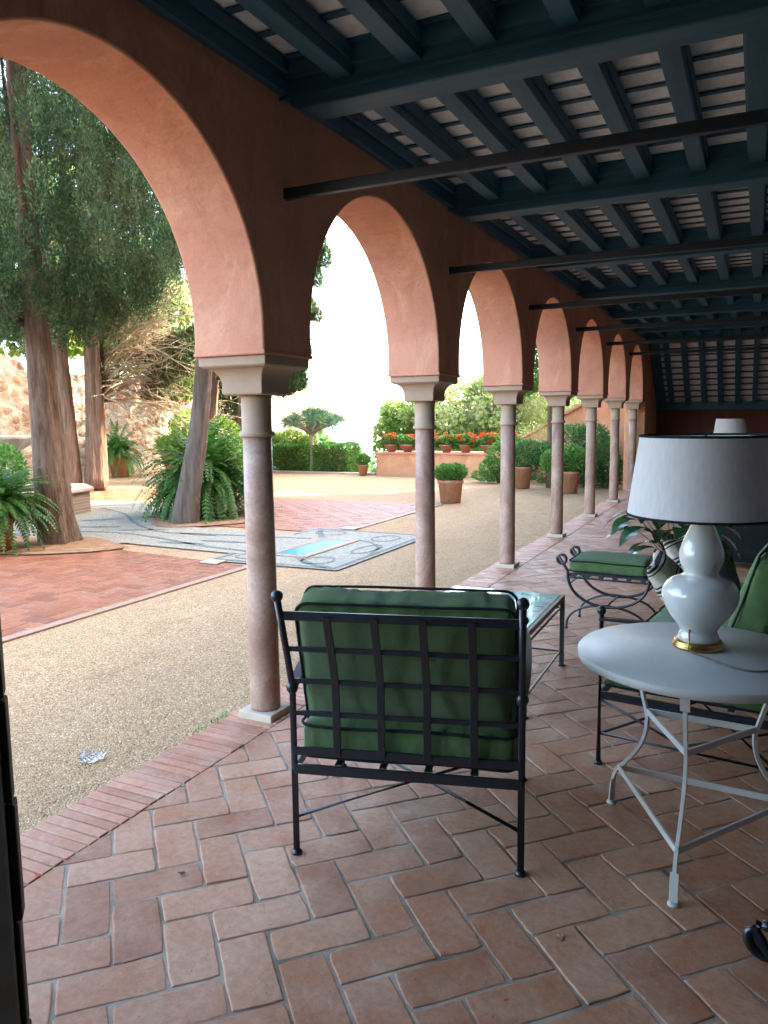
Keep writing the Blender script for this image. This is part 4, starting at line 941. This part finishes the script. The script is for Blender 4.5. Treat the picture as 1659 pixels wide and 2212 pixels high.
g=MB(); trunk(g,[(-12.6,17.4,-.1),(-12.6,17.4,2),(-12.65,17.4,5),(-12.6,17.4,10)],[.28,.2,.15,.06],22,.14,8,21); g.build('trunk','bark',t)
def off(k,z_): k=k*1.08+.14; return (-12.6+.9*k,17.4+.435*k,1.5+(z_-1.5)*1.08)
cl=cyp_clumps(-12.6,17.4,2.5,12,1.15,280,55,size=(.24,.24,.5),hollow=.1,top=.5)+[(off(1.55,5.7),(.3,.3,.55)),(off(1.7,5.4),(.2,.2,.4)),(off(1.35,5.0),(.25,.25,.5)),(off(1.42,4.0),(.2,.2,.28)),(off(1.2,3.4),(.2,.2,.4)),(off(1.1,2.6),(.35,.3,.4)),(off(.8,2.3),(.35,.3,.3)),(off(1.2,6.4),(.35,.3,.6))]
tu=[(off(1.85,5.75),(.16,.16,.34)),(off(1.98,5.45),(.15,.15,.3)),(off(1.9,6.2),(.14,.14,.3)),(off(1.75,4.95),(.15,.15,.26)),(off(1.72,4.05),(.14,.14,.2)),(off(1.6,5.4),(.3,.3,.5)),(off(1.5,4.2),(.25,.25,.35)),(off(1.35,3.2),(.25,.25,.35))]
link_mesh('crown',quads_mesh('c',np.concatenate([cyp_leaves(cl,80000,.09,.03),cyp_leaves(tu,16000,.07,.024)])),'cypress_leaf',t)
t=tree('cypress_tree','tall cypress mostly hidden behind the first arch pier, added to shade the stone wall','tree','old cypresses in the courtyard')  # extra tree, added to throw shade on the rubble wall
g=MB(); trunk(g,[(-14.2,19.3,-.1),(-14.2,19.3,2),(-14.2,19.3,5),(-14.2,19.3,9)],[.28,.2,.15,.06],22,.14,8,22); g.build('trunk','bark',t)
cl=cyp_clumps(-14.2,19.3,1.8,11,1.3,200,56,size=(.3,.3,.6),hollow=.1,top=.5)
link_mesh('crown',quads_mesh('c',cyp_leaves(cl,45000,.13,.045)),'cypress_leaf',t)
def broad(name,label,base,h,rad,n,mat,seed,L=.2,Wd=.12,tr=.12,bark_='bark',group=None,squash=.8,nc=26,z0=None,cat='tree',shell=.5):
    rnd=random.Random(seed); t=thing(name,label,cat,base,0,group); g=MB(); z0=h*.35 if z0 is None else z0
    trunk(g,[(0,0,-.3),(rnd.uniform(-.1,.1),rnd.uniform(-.1,.1),z0*.6),(rnd.uniform(-.2,.2),rnd.uniform(-.2,.2),z0*1.2),(0,0,h*.75)],[tr*1.3,tr,tr*.8,tr*.3],14,.1,6,seed); cl=[]
    for i in range(nc):
        a=rnd.uniform(0,2*PI); q=rad*rnd.random()**.5*.85; zz=z0+(h-z0)*(.12+.8*rnd.random()); q*=math.sqrt(max(.1,1-((zz-(z0+h)/2)/((h-z0)*.62))**2)); s=rad*rnd.uniform(.2,.42)
        c=Vector((math.cos(a)*q,math.sin(a)*q,zz)); cl.append((tuple(c),(s,s,s*squash)))
        if i%2==0: m=Vector((c.x*.35,c.y*.35,z0+(c.z-z0)*.5)); g.tube([(0,0,z0*.8),m,c],[tr*.4,tr*.25,tr*.08],6)
    g.build('trunk',bark_,t); link_mesh('crown',quads_mesh('c',crown(cl,n,L,Wd,.6,.1,shell)),mat,t); return t
G='trees beyond the stone wall'
broad('leafy_tree','sunlit yellow green tree behind the stone wall at the far left',(-20,12.5,0),8.5,2.6,9000,'bright_leaf',41,.26,.16,.2,group=G)
broad('leafy_tree','sunlit tree crown seen through the gap between the cypress trunks',(-20.5,17.5,0),9,3.0,12000,'bright_leaf',42,.26,.16,.2,group=G)
broad('leafy_tree','yellow green tree seen below the dead branches, behind the wall',(-19.5,22.5,0),6.5,2.8,11000,'pale_leaf',43,.26,.16,.2,group=G)
broad('leafy_tree','bushy tree behind the wall, close to the dark leaning trunk',(-19,27.5,0),3.9,1.8,9000,'shrub_leaf',44,.26,.16,.2,group=G)
G='trees beyond the terrace'
for i,(lb,b_,h_,r_,m_) in enumerate([('rounded light green tree beyond the pots of red geraniums, left of the second column',(-12.9,28.8,-2.2),4.5,1.5,'bright_leaf'),
    ('large pale yellow green tree beyond the geraniums, between the second and third columns',(-11.0,29.5,-2.5),6.0,2.4,'pale_leaf'),
    ('pale green tree beyond the terrace, right behind the third column',(-8.9,29.0,-2.5),5.7,2.2,'pale_leaf'),
    ('small light tree beyond the sloping wall, between the third and fourth columns',(-8.6,36,-2.5),5.2,2.2,'bright_leaf'),
    ('low light green tree beyond the sloping orange wall',(-6.6,34,-2.5),4.9,2.0,'pale_leaf')]):
    broad('garden_tree',lb,b_,h_,r_,9500,m_,60+i,.2,.12,.14,group=G,z0=.8,nc=34)
# distant pale trees below the terrace
for i,(lb,b_,h_,r_) in enumerate([('faint blue green tree far below the terrace edge',(-21,46,-11.0),9.3,3.2),('faint distant tree crown beside the clipped hedge',(-25.5,47,-11),9.9,3.0),('hazy green tree just right behind the first column',(-22.5,34,-6),7.4,2.2)]):
    broad('distant_tree',lb,b_,h_,r_,5000,'shrub_leaf',80+i,.4,.26,.2,group='hazy trees below the terrace',nc=22,z0=4)
# slender tree with dark trunk near the arcade
t=thing('young_tree','slender tree with a thin dark trunk between the third and fourth columns','tree',(-3.93,16.2,0)); g=MB()
trunk(g,[(0,0,-.1),(.01,0,.8),(-.02,.02,1.8),(-.1,.05,2.6),(-.2,0,4)],[.075,.062,.055,.04,.02],14,.08,8,3)
cl=[((-.32,0,2.5),(.38,.35,.28)),((.05,.1,2.25),(.3,.3,.16)),((-.4,.1,3.1),(.5,.4,.4)),((.3,.2,3.2),(.45,.4,.35)),((.5,0,2.55),(.3,.25,.16)),((.9,.1,2.15),(.22,.2,.12)),((-.5,-.1,2.1),(.28,.25,.16)),((.0,.0,3.8),(.7,.6,.45)),((-.8,0,2.7),(.25,.2,.2)),((-.55,0,2.15),(.2,.2,.2)),((-.35,.2,2.75),(.35,.3,.3)),((-.75,.1,3.2),(.3,.3,.3))]
for c,_ in cl: g.tube([(-.05,.02,1.9),(c[0]*.5,c[1]*.5,(c[2]+2)/2),c],[.02,.013,.006],6)
g.build('trunk','bark',t); link_mesh('crown',quads_mesh('c',crown(cl,7000,.09,.05,.5,.0,.2)),'box_leaf',t)
# tall dense tree out of sight of the pavement that shades the terrace
# ------------------------------------------------------------------ shrubs, hedges, pots
def shrub(name,label,cat,loc,clumps,n,mat,L=.06,Wd=.03,group=None,stems=True,upw=.3,potspec=None,shell=.6):
    t=thing(name,label,cat,loc,0,group)
    if potspec: g=MB(); pot(g,*potspec); g.build('pot','terracotta',t)
    if stems:
        g=MB()
        for c,r_ in clumps:
            for k in range(3): g.tube([(random.uniform(-.05,.05),random.uniform(-.05,.05),0 if not potspec else potspec[2]-.03),(c[0]*.5,c[1]*.5,c[2]*.5),(c[0]+random.uniform(-.5,.5)*r_[0],c[1]+random.uniform(-.5,.5)*r_[1],c[2])],[.014,.01,.004],5)
        g.build('stems','bark',t)
    link_mesh('foliage',quads_mesh('f',crown(clumps,n,L,Wd,1,upw,shell)),mat,t); return t
shrub('potted_shrub','round clipped green bush in a large plain terracotta pot on the gravel','potted plant',(-4.86,12.75,0),[((0,0,.5),(.26,.26,.15)),((.08,.05,.54),(.2,.2,.13)),((-.1,0,.53),(.18,.2,.13))],5200,'box_leaf',.05,.026,'clipped shrubs in terracotta pots',potspec=(.18,.215,.40,.06))
shrub('potted_shrub','rounded light green bush in a terracotta pot, between the fourth and fifth columns','potted plant',(-3.28,15.15,0),[((-.3,0,.6),(.26,.3,.24)),((.1,0,.66),(.28,.3,.22)),((.0,.1,.72),(.26,.26,.2)),((.3,.1,.58),(.18,.2,.16))],6500,'box_leaf',.055,.03,'clipped shrubs in terracotta pots',potspec=(.15,.19,.42,.05))
shrub('potted_shrub','dark green bush in a terracotta pot right behind the third column','potted plant',(-4.42,15.85,0),[((.1,0,.72),(.38,.35,.28)),((-.15,.1,.62),(.3,.3,.28)),((.45,.2,.7),(.3,.3,.26))],6500,'shrub_leaf',.055,.03,'clipped shrubs in terracotta pots',potspec=(.15,.2,.45,.05))
shrub('shrub','loose green shrub against the planter end, left of the third column','shrub',(-5.25,16.9,0),[((0,0,.55),(.3,.3,.38)),((-.15,0,.3),(.32,.3,.26)),((.2,.1,.8),(.25,.25,.25)),((-.4,.1,.15),(.3,.2,.12))],4600,'box_leaf',.06,.03,'shrubs along the orange wall')
shrub('shrub','dark shadowed shrub between the third and fourth columns behind the pots','shrub',(-4.0,17.3,0),[((-.3,0,.35),(.5,.4,.36)),((.3,0,.4),(.5,.4,.4)),((0,0,.55),(.35,.35,.22))],5200,'shrub_leaf',.06,.03,'shrubs along the orange wall')
shrub('shrub','tall dark rounded shrub behind the fourth and fifth columns','shrub',(-3.25,16.55,0),[((-.25,0,.9),(.45,.4,.42)),((.1,.1,1.0),(.4,.4,.34)),((.35,-.1,.55),(.38,.4,.55)),((-.1,0,.45),(.5,.4,.4)),((.55,-.2,.4),(.25,.3,.42))],11000,'shrub_leaf',.06,.032,'shrubs along the orange wall')
shrub('wispy_bush','thin wispy grey green bush in front of the sloping orange wall','shrub',(-4.75,17.9,0),[((0,0,1.0),(.35,.2,.35)),((.3,0,.8),(.3,.2,.4))],700,'pale_leaf',.09,.02,shell=.1)
# hedges and yellow shrub at the terrace edge
def boxhedge(label,x0,x1,y0,y1,z0,z1,n,mat,L=.07,Wd=.04):
    P=np.stack([rng.uniform(x0,x1,n),rng.uniform(y0,y1,n),rng.uniform(z0,z1,n)],1); c=np.array([(x0+x1)/2,(y0+y1)/2,(z0+z1)/2]); h=np.array([(x1-x0)/2,(y1-y0)/2,(z1-z0)/2])
    q=(P-c)/h; ax=rng.integers(0,3,n); sg=np.where(rng.random(n)<.5,-1.,1.); m=rng.random(n)<.8
    for a in range(3): k=m&(ax==a); q[k,a]=sg[k]*rng.uniform(.93,1.04,k.sum())
    P=c+q*h; P[:,2]+=.02*np.sin(P[:,0]*9)+.02*np.sin(P[:,1]*7)
    D=unit(q*np.abs(q)**3+.001); t=thing('hedge',label,'hedge',(0,0,0)); link_mesh('foliage',quads_mesh('f',leaves(P,D,L,Wd,jit=.6)),mat,t)
    g=MB()
    for k in range(int((x1-x0)/.3)+2): g.tube([(x0+.1+.28*k,(y0+y1)/2,z0-.4),(x0+.1+.28*k,(y0+y1)/2,z1-.15)],.02,6)
    g.b(x0+.1,x1-.1,y0+.1,y1-.1,z0,z1-.12); g.build('stems','bark',t)
boxhedge('low clipped rectangular green hedge right of the dragon tree',-11.2,-10.15,18.6,19.4,-.1,.76,9000,'box_leaf')
boxhedge('clipped green hedge left of the dragon tree',-12.6,-11.62,18.6,19.4,-.1,.74,9000,'box_leaf')
shrub('flowering_shrub','yellow flecked green shrub behind the hedge, beside the first column','shrub',(-12.6,19.6,0),[((0,0,.8),(.6,.5,.35)),((.5,0,.7),(.4,.4,.3)),((-.5,0,.6),(.5,.5,.5))],5200,'bright_leaf',.09,.05)
shrub('bright_shrub','bright sunlit green rounded shrub behind the large fern','shrub',(-12.5,15.2,0),[((0,0,.7),(.7,.6,.7)),((.4,.4,1.05),(.55,.5,.5)),((-.2,0,1.35),(.5,.5,.4)),((.8,.3,.6),(.4,.4,.5))],9500,'bright_leaf',.09,.055)
shrub('small_bush','small green bush beside the fountain, behind the left fern','shrub',(-10.0,7.2,0),[((0,0,.6),(.5,.4,.55)),((.4,.2,.8),(.35,.3,.4))],6000,'box_leaf',.07,.035)
# climbers hanging on the stone wall
def climber(label,c,r_,n,mat,seed): 
    t=thing('climbing_plant',label,'plant',(0,0,0)); link_mesh('foliage',quads_mesh('f',crown([(tuple(c),r_),((c[0],c[1]+r_[1]*.7,c[2]+r_[2]*.4),(r_[0],r_[1]*.7,r_[2]*.6)),((c[0],c[1]-r_[1]*.7,c[2]+.1),(r_[0],r_[1]*.6,r_[2]*.7))],n,.12,.07,.8,-.1,.3)),mat,t)
    g=MB(); g.tube([(c[0]-.1,c[1],0),(c[0]-.1,c[1]+.2,c[2])],.03,6); g.build('stem','bark',t)
climber('green creeper hanging over the top of the sunlit stone wall',(-16.2,19.2,2.6),(.35,.9,.45),3600,'bright_leaf',1)
# dragon tree
t=thing('dragon_tree','dragon tree with pale trunk and a flat umbrella crown of spiky leaves','tree',(-11.42,18.9,0)); g=MB()
trunk(g,[(0,0,-.2),(.0,0,.5),(-.02,0,.95),(0,0,1.12)],[.085,.065,.06,.08],16,.05,6,2); tips=[]
rnd=random.Random(4)
for i in range(20):
    a=2*PI*i*.381966*1.0; q=.16+.62*math.sqrt((i+.5)/20); q*=1.12; tip=Vector((math.cos(a)*q,math.sin(a)*q*.9,1.48+.22*(1-q)+rnd.uniform(-.04,.04)-(.12 if q>.6 else 0)))
    m=Vector((math.cos(a)*q*.45,math.sin(a)*q*.4,1.24)); g.tube(smooth_path([(0,0,1.05),m,tip],5),[.035]*11,6); tips.append(tip)
tips+= [Vector((0,0,1.68)),Vector((.15,.0,1.6))]
g.build('trunk','pale_bark',t); V=[]
for tp in tips:
    n=200; d=unit(rng.normal(0,1,(n,3))+np.array([0,0,.45])); P=np.repeat(np.array(tp)[None],n,0)+d*.01; s=unit(np.cross(d,rng.normal(0,1,(n,3)))); L=rng.uniform(.17,.3,(n,1))
    V.append(np.stack([P-s*.007,P+d*L*.6-s*.006,P+d*L-np.array([0,0,.02]),P+d*L*.6+s*.006],1))
link_mesh('crown',quads_mesh('c',np.concatenate(V)),'dragon_leaf',t)
# planter wall and geraniums
t=thing('planter_wall','low orange plastered planter wall carrying pots of red geraniums','wall'); g=MB(); g.b(-9.09,-4.9,18.3,19.3,-.3,.55); g.build('wall_body','garden_plaster',t,bevel=.015); g=MB(); g.b(-9.13,-4.86,18.26,19.34,.5505,.60); g.build('coping','plaster',t,bevel=.012)
names=['leftmost pot of red geraniums, at the corner of the planter wall','pot of green geraniums with few blooms, second from the left','pot of red geraniums just right of the second column','small pot of red geraniums in the middle of the planter wall','wide pot of red geraniums with many blooms near the third column','pot of red geraniums at the right end, behind the third column','pot of geraniums hidden mostly by the second column']
gx=[-8.78,-8.3,-7.2,-6.68,-6.08,-5.45,-7.75]; gk=[1,.4,1,1.1,1.2,1,.9]
for i,(nm,xx,kf) in enumerate(zip(names,gx,gk)):
    s=rng.uniform(.9,1.15); t=thing('geranium_pot',nm,'potted plant',(xx,18.62,.6),0,'pots of red geraniums on the planter wall'); g=MB(); pot(g,.10,.19*s,.20,.03,20); g.build('pot','terracotta',t)
    fl=[((0,0,.30),(.26*s,.24,.13)),((rnd.uniform(-.15,.15),0,.35),(.2,.2,.1)),((-.2,0,.22),(.14,.14,.12)),((.2,0,.22),(.14,.14,.12))]
    link_mesh('foliage',quads_mesh('f',crown(fl,1500,.055,.045,.8,.2,.2)),'box_leaf',t)
    ff=[]
    for k in range(int(15*kf)): 
        a=rnd.uniform(0,2*PI); q=rnd.uniform(0,.27); ff.append(((math.cos(a)*q,math.sin(a)*q*.8-.03,.40+rnd.uniform(-.12,.09)),(.04,.04,.034)))
    link_mesh('blooms',quads_mesh('f',crown(ff,int(800*kf)+100,.03,.028,1,.2,.3)),'red_petal',t)
shrub('potted_shrub','small terracotta pot with a green plant at the left foot of the planter wall','potted plant',(-9.35,18.05,0),[((0,0,.42),(.17,.16,.13))],1500,'box_leaf',.06,.03,'clipped shrubs in terracotta pots',potspec=(.1,.14,.28,.03))
# sloping garden wall
t=thing('sloping_wall','orange plastered garden wall with a sloping tiled top, rising to the right','wall'); g=MB(); g.prism([(-5.7,-.1),(-2.1,-.1),(-2.1,2.62),(-5.7,.68)],'y',18.62,18.9); g.build('wall_body','garden_plaster',t)
g=MB(); g.prism([(-5.75,.658),(-2.08,2.632),(-2.08,2.70),(-5.75,.726)],'y',18.56,18.96); g.build('coping','plaster',t,bevel=.01)
# rubble wall along the west side of the courtyard
t=thing('stone_wall','old rubble stone and brick wall in sunlight at the back left of the courtyard','wall'); rnd=random.Random(12)
g=MB(); ys=np.arange(3,27,.35); 
def wtop(y_): return 2.75+.45*noise.noise(Vector((y_*.4,3,0)))+.12*noise.noise(Vector((y_*2.1,1,0)))+(.5 if 9<y_<13.6 else 0)
ny=len(ys); nzv=14; vs=[]
for y_ in ys:
    for k in range(nzv): z_=-.2+(wtop(y_)+.2)*k/(nzv-1); vs.append((-16.5+.10*noise.noise(Vector((y_*1.5,z_*1.5,0)))+.05*noise.noise(Vector((y_*5,z_*5,2))),y_,z_))
fs=[(j*nzv+k,(j+1)*nzv+k,(j+1)*nzv+k+1,j*nzv+k+1) for j in range(ny-1) for k in range(nzv-1)]
off=len(vs); vs+=[(-17.1,y_,wtop(y_)) for y_ in ys]+[(-17.1,y_,-.2) for y_ in ys]
fs+=[(j*nzv+nzv-1,(j+1)*nzv+nzv-1,off+j+1,off+j) for j in range(ny-1)]+[(off+j,off+j+1,off+ny+j+1,off+ny+j) for j in range(ny-1)]
g.add(vs,fs); g.build('masonry','rubble',t)
# ------------------------------------------------------------------ fountain and its basin
FC=(-10.85,8.75)
t=thing('fountain_basin','low octagonal brick basin with a pale stone rim round the fountain','basin',(FC[0],FC[1],0),R(10))
def octring(mb,r1_,r0_,z0,z1,seg=8):
    vs=[]
    for r_,z_ in ((r1_,z0),(r1_,z1),(r0_,z1),(r0_,z0)):
        for k in range(seg): a=2*PI*(k+.5)/seg; vs.append((r_*math.cos(a),r_*math.sin(a),z_))
    mb.add(vs,[(i*seg+k,i*seg+(k+1)%seg,((i+1)%4)*seg+(k+1)%seg,((i+1)%4)*seg+k) for i in range(4) for k in range(seg)])
g=MB(); octring(g,1.06,.86,-.02,.36); g.build('brick_wall','small_brick',t); g=MB(); octring(g,1.13,.80,.3615,.42); g.build('stone_rim','limestone',t,bevel=.012)
g=MB(); g.lathe([(.84,.0),(.84,.26)],seg=8); g.build('water','water',t)
t=thing('fountain','pale stone fountain bowl on a turned pedestal at the left edge','fountain',(FC[0]-.3,FC[1]-.15,0))
g=MB(); g.lathe([(.24,.0),(.24,.12),(.15,.2),(.12,.45),(.17,.62),(.13,.75),(.15,.92),(.20,.97)],seg=28); g.build('pedestal','limestone',t)
g=MB(); n=48; vs=[]; 
prf=[(r_*1.12,z_*1.03) for r_,z_ in [(.17,.97),(.3,1.02),(.42,1.1),(.47,1.18),(.50,1.20),(.50,1.25),(.46,1.25),(.35,1.15),(.0001,1.1)]]
for r_,z_ in prf:
    for k in range(n): a=2*PI*k/n; q=1+.05*math.cos(12*a)*(1 if r_>.33 and z_<1.23 else 0); vs.append((r_*q*math.cos(a),r_*q*math.sin(a),z_))
g.add(vs,[(i*n+k,i*n+(k+1)%n,(i+1)*n+(k+1)%n,(i+1)*n+k) for i in range(len(prf)-1) for k in range(n)],True); g.build('bowl','limestone',t)
# ------------------------------------------------------------------ small things
for i,(nm,xx,yy) in enumerate([('small pale square drain cover beyond the pool mosaic',-4.95,9.15),('small pale square drain cover at the near tip of the mosaic',-5.13,6.42)]):
    g=MB(); g.b(-.11,.11,-.08,.08,.0,.014); g.b(-.07,.07,-.04,.04,.0145,.018); o=g.build('drain_cover','limestone',None,bevel=.003); o.location=(xx,yy,.004); tag(o,nm,'drain cover','square drain covers')
bm=bmesh.new(); bmesh.ops.create_icosphere(bm,subdivisions=4,radius=1)
for v in bm.verts:
    q=noise.noise(v.co*1.7+Vector((3,1,4)))*.5+abs(noise.noise(v.co*4.0))*.55; v.co=Vector((v.co.x*.042*(1+q),v.co.y*.03*(1+q),max(-.6,v.co.z)*.022*(1+q)))
me=bpy.data.meshes.new('plastic'); bm.to_mesh(me); bm.free(); o=link_mesh('plastic_wrapper',me,'clear_plastic'); o.location=(-2.63,2.38,.008); o.rotation_euler=(0,0,.6); tag(o,'crumpled clear plastic wrapper lying on the gravel','litter')
pl=['red petal on the mitred corner of the brick edging','red petal on the brick edging, farther from the corner','red petal on a floor brick left of the chair foot','red petal on a brick below the armchair','tiny red petal on a brick at the bottom centre','dark dry leaf scrap on a floor brick at lower left','pale curled leaf scrap on the floor near the white table foot']
pm=None
for i,((xx,yy),nm) in enumerate(zip([(-2.09,1.64),(-2.08,1.76),(-1.23,2.34),(-.52,1.76),(-.73,1.86),(-1.66,1.85),(-.45,2.06)],pl)):
    g=MB(); n=9; s=[.010,.009,.006,.006,.005,.012,.015][i]; g.add([(0,0,.004)]+[(s*math.cos(2*PI*k/n)*(1+.3*random.random()),s*.6*math.sin(2*PI*k/n)*(1+.3*random.random()),.002+.004*random.random()) for k in range(n)],[(0,k+1,(k+1)%n+1) for k in range(n)])
    o=g.build('petal' if i<5 else 'leaf_scrap',['red_petal']*5+['bark','dry_leaf'] if False else ('red_petal' if i<5 else ('bark' if i==5 else 'dry_leaf'))); o.location=(xx,yy,.003); o.rotation_euler=(0,0,i*1.3); tag(o,nm,'petal' if i<5 else 'leaf','scattered petals' if i<5 else None)
V=[]
for k in range(420):
    x_=-2.45-random.random()**.8*9; y_=random.uniform(1.2,16); a=random.uniform(0,6.28); l=random.uniform(.012,.032)
    if -11<x_<-4.6 and y_<12.6: continue
    d=Vector((math.cos(a),math.sin(a),random.uniform(-.1,.35))).normalized()*l; q=Vector((-d.y,d.x,random.uniform(-.004,.004)))*.35; b=Vector((x_,y_,-.004)); V.append([tuple(b),tuple(b+d*.5+q),tuple(b+d),tuple(b+d*.5-q)])
o=link_mesh('leaf_litter',quads_mesh('l',np.array(V)),'litter_leaf'); tag(o,'small dry brown leaves scattered over the gravel','leaves',kind='stuff')
V=[]
for k in range(24): 
    b=Vector((-2.385+random.uniform(-.03,.02),2.95+random.uniform(-.12,.1),-.01)); d=Vector((random.uniform(-.6,.6),random.uniform(-.6,.6),1)).normalized(); s=Vector((d.y,-d.x,0)).normalized()*.004; L=random.uniform(.012,.04); V.append([tuple(b-s),tuple(b+d*L*.6-s),tuple(b+d*L),tuple(b+s)])
o=link_mesh('weeds',quads_mesh('w',np.array(V)),'box_leaf'); tag(o,'tiny green weed tuft growing at the edge of the gravel by the first column','weed')
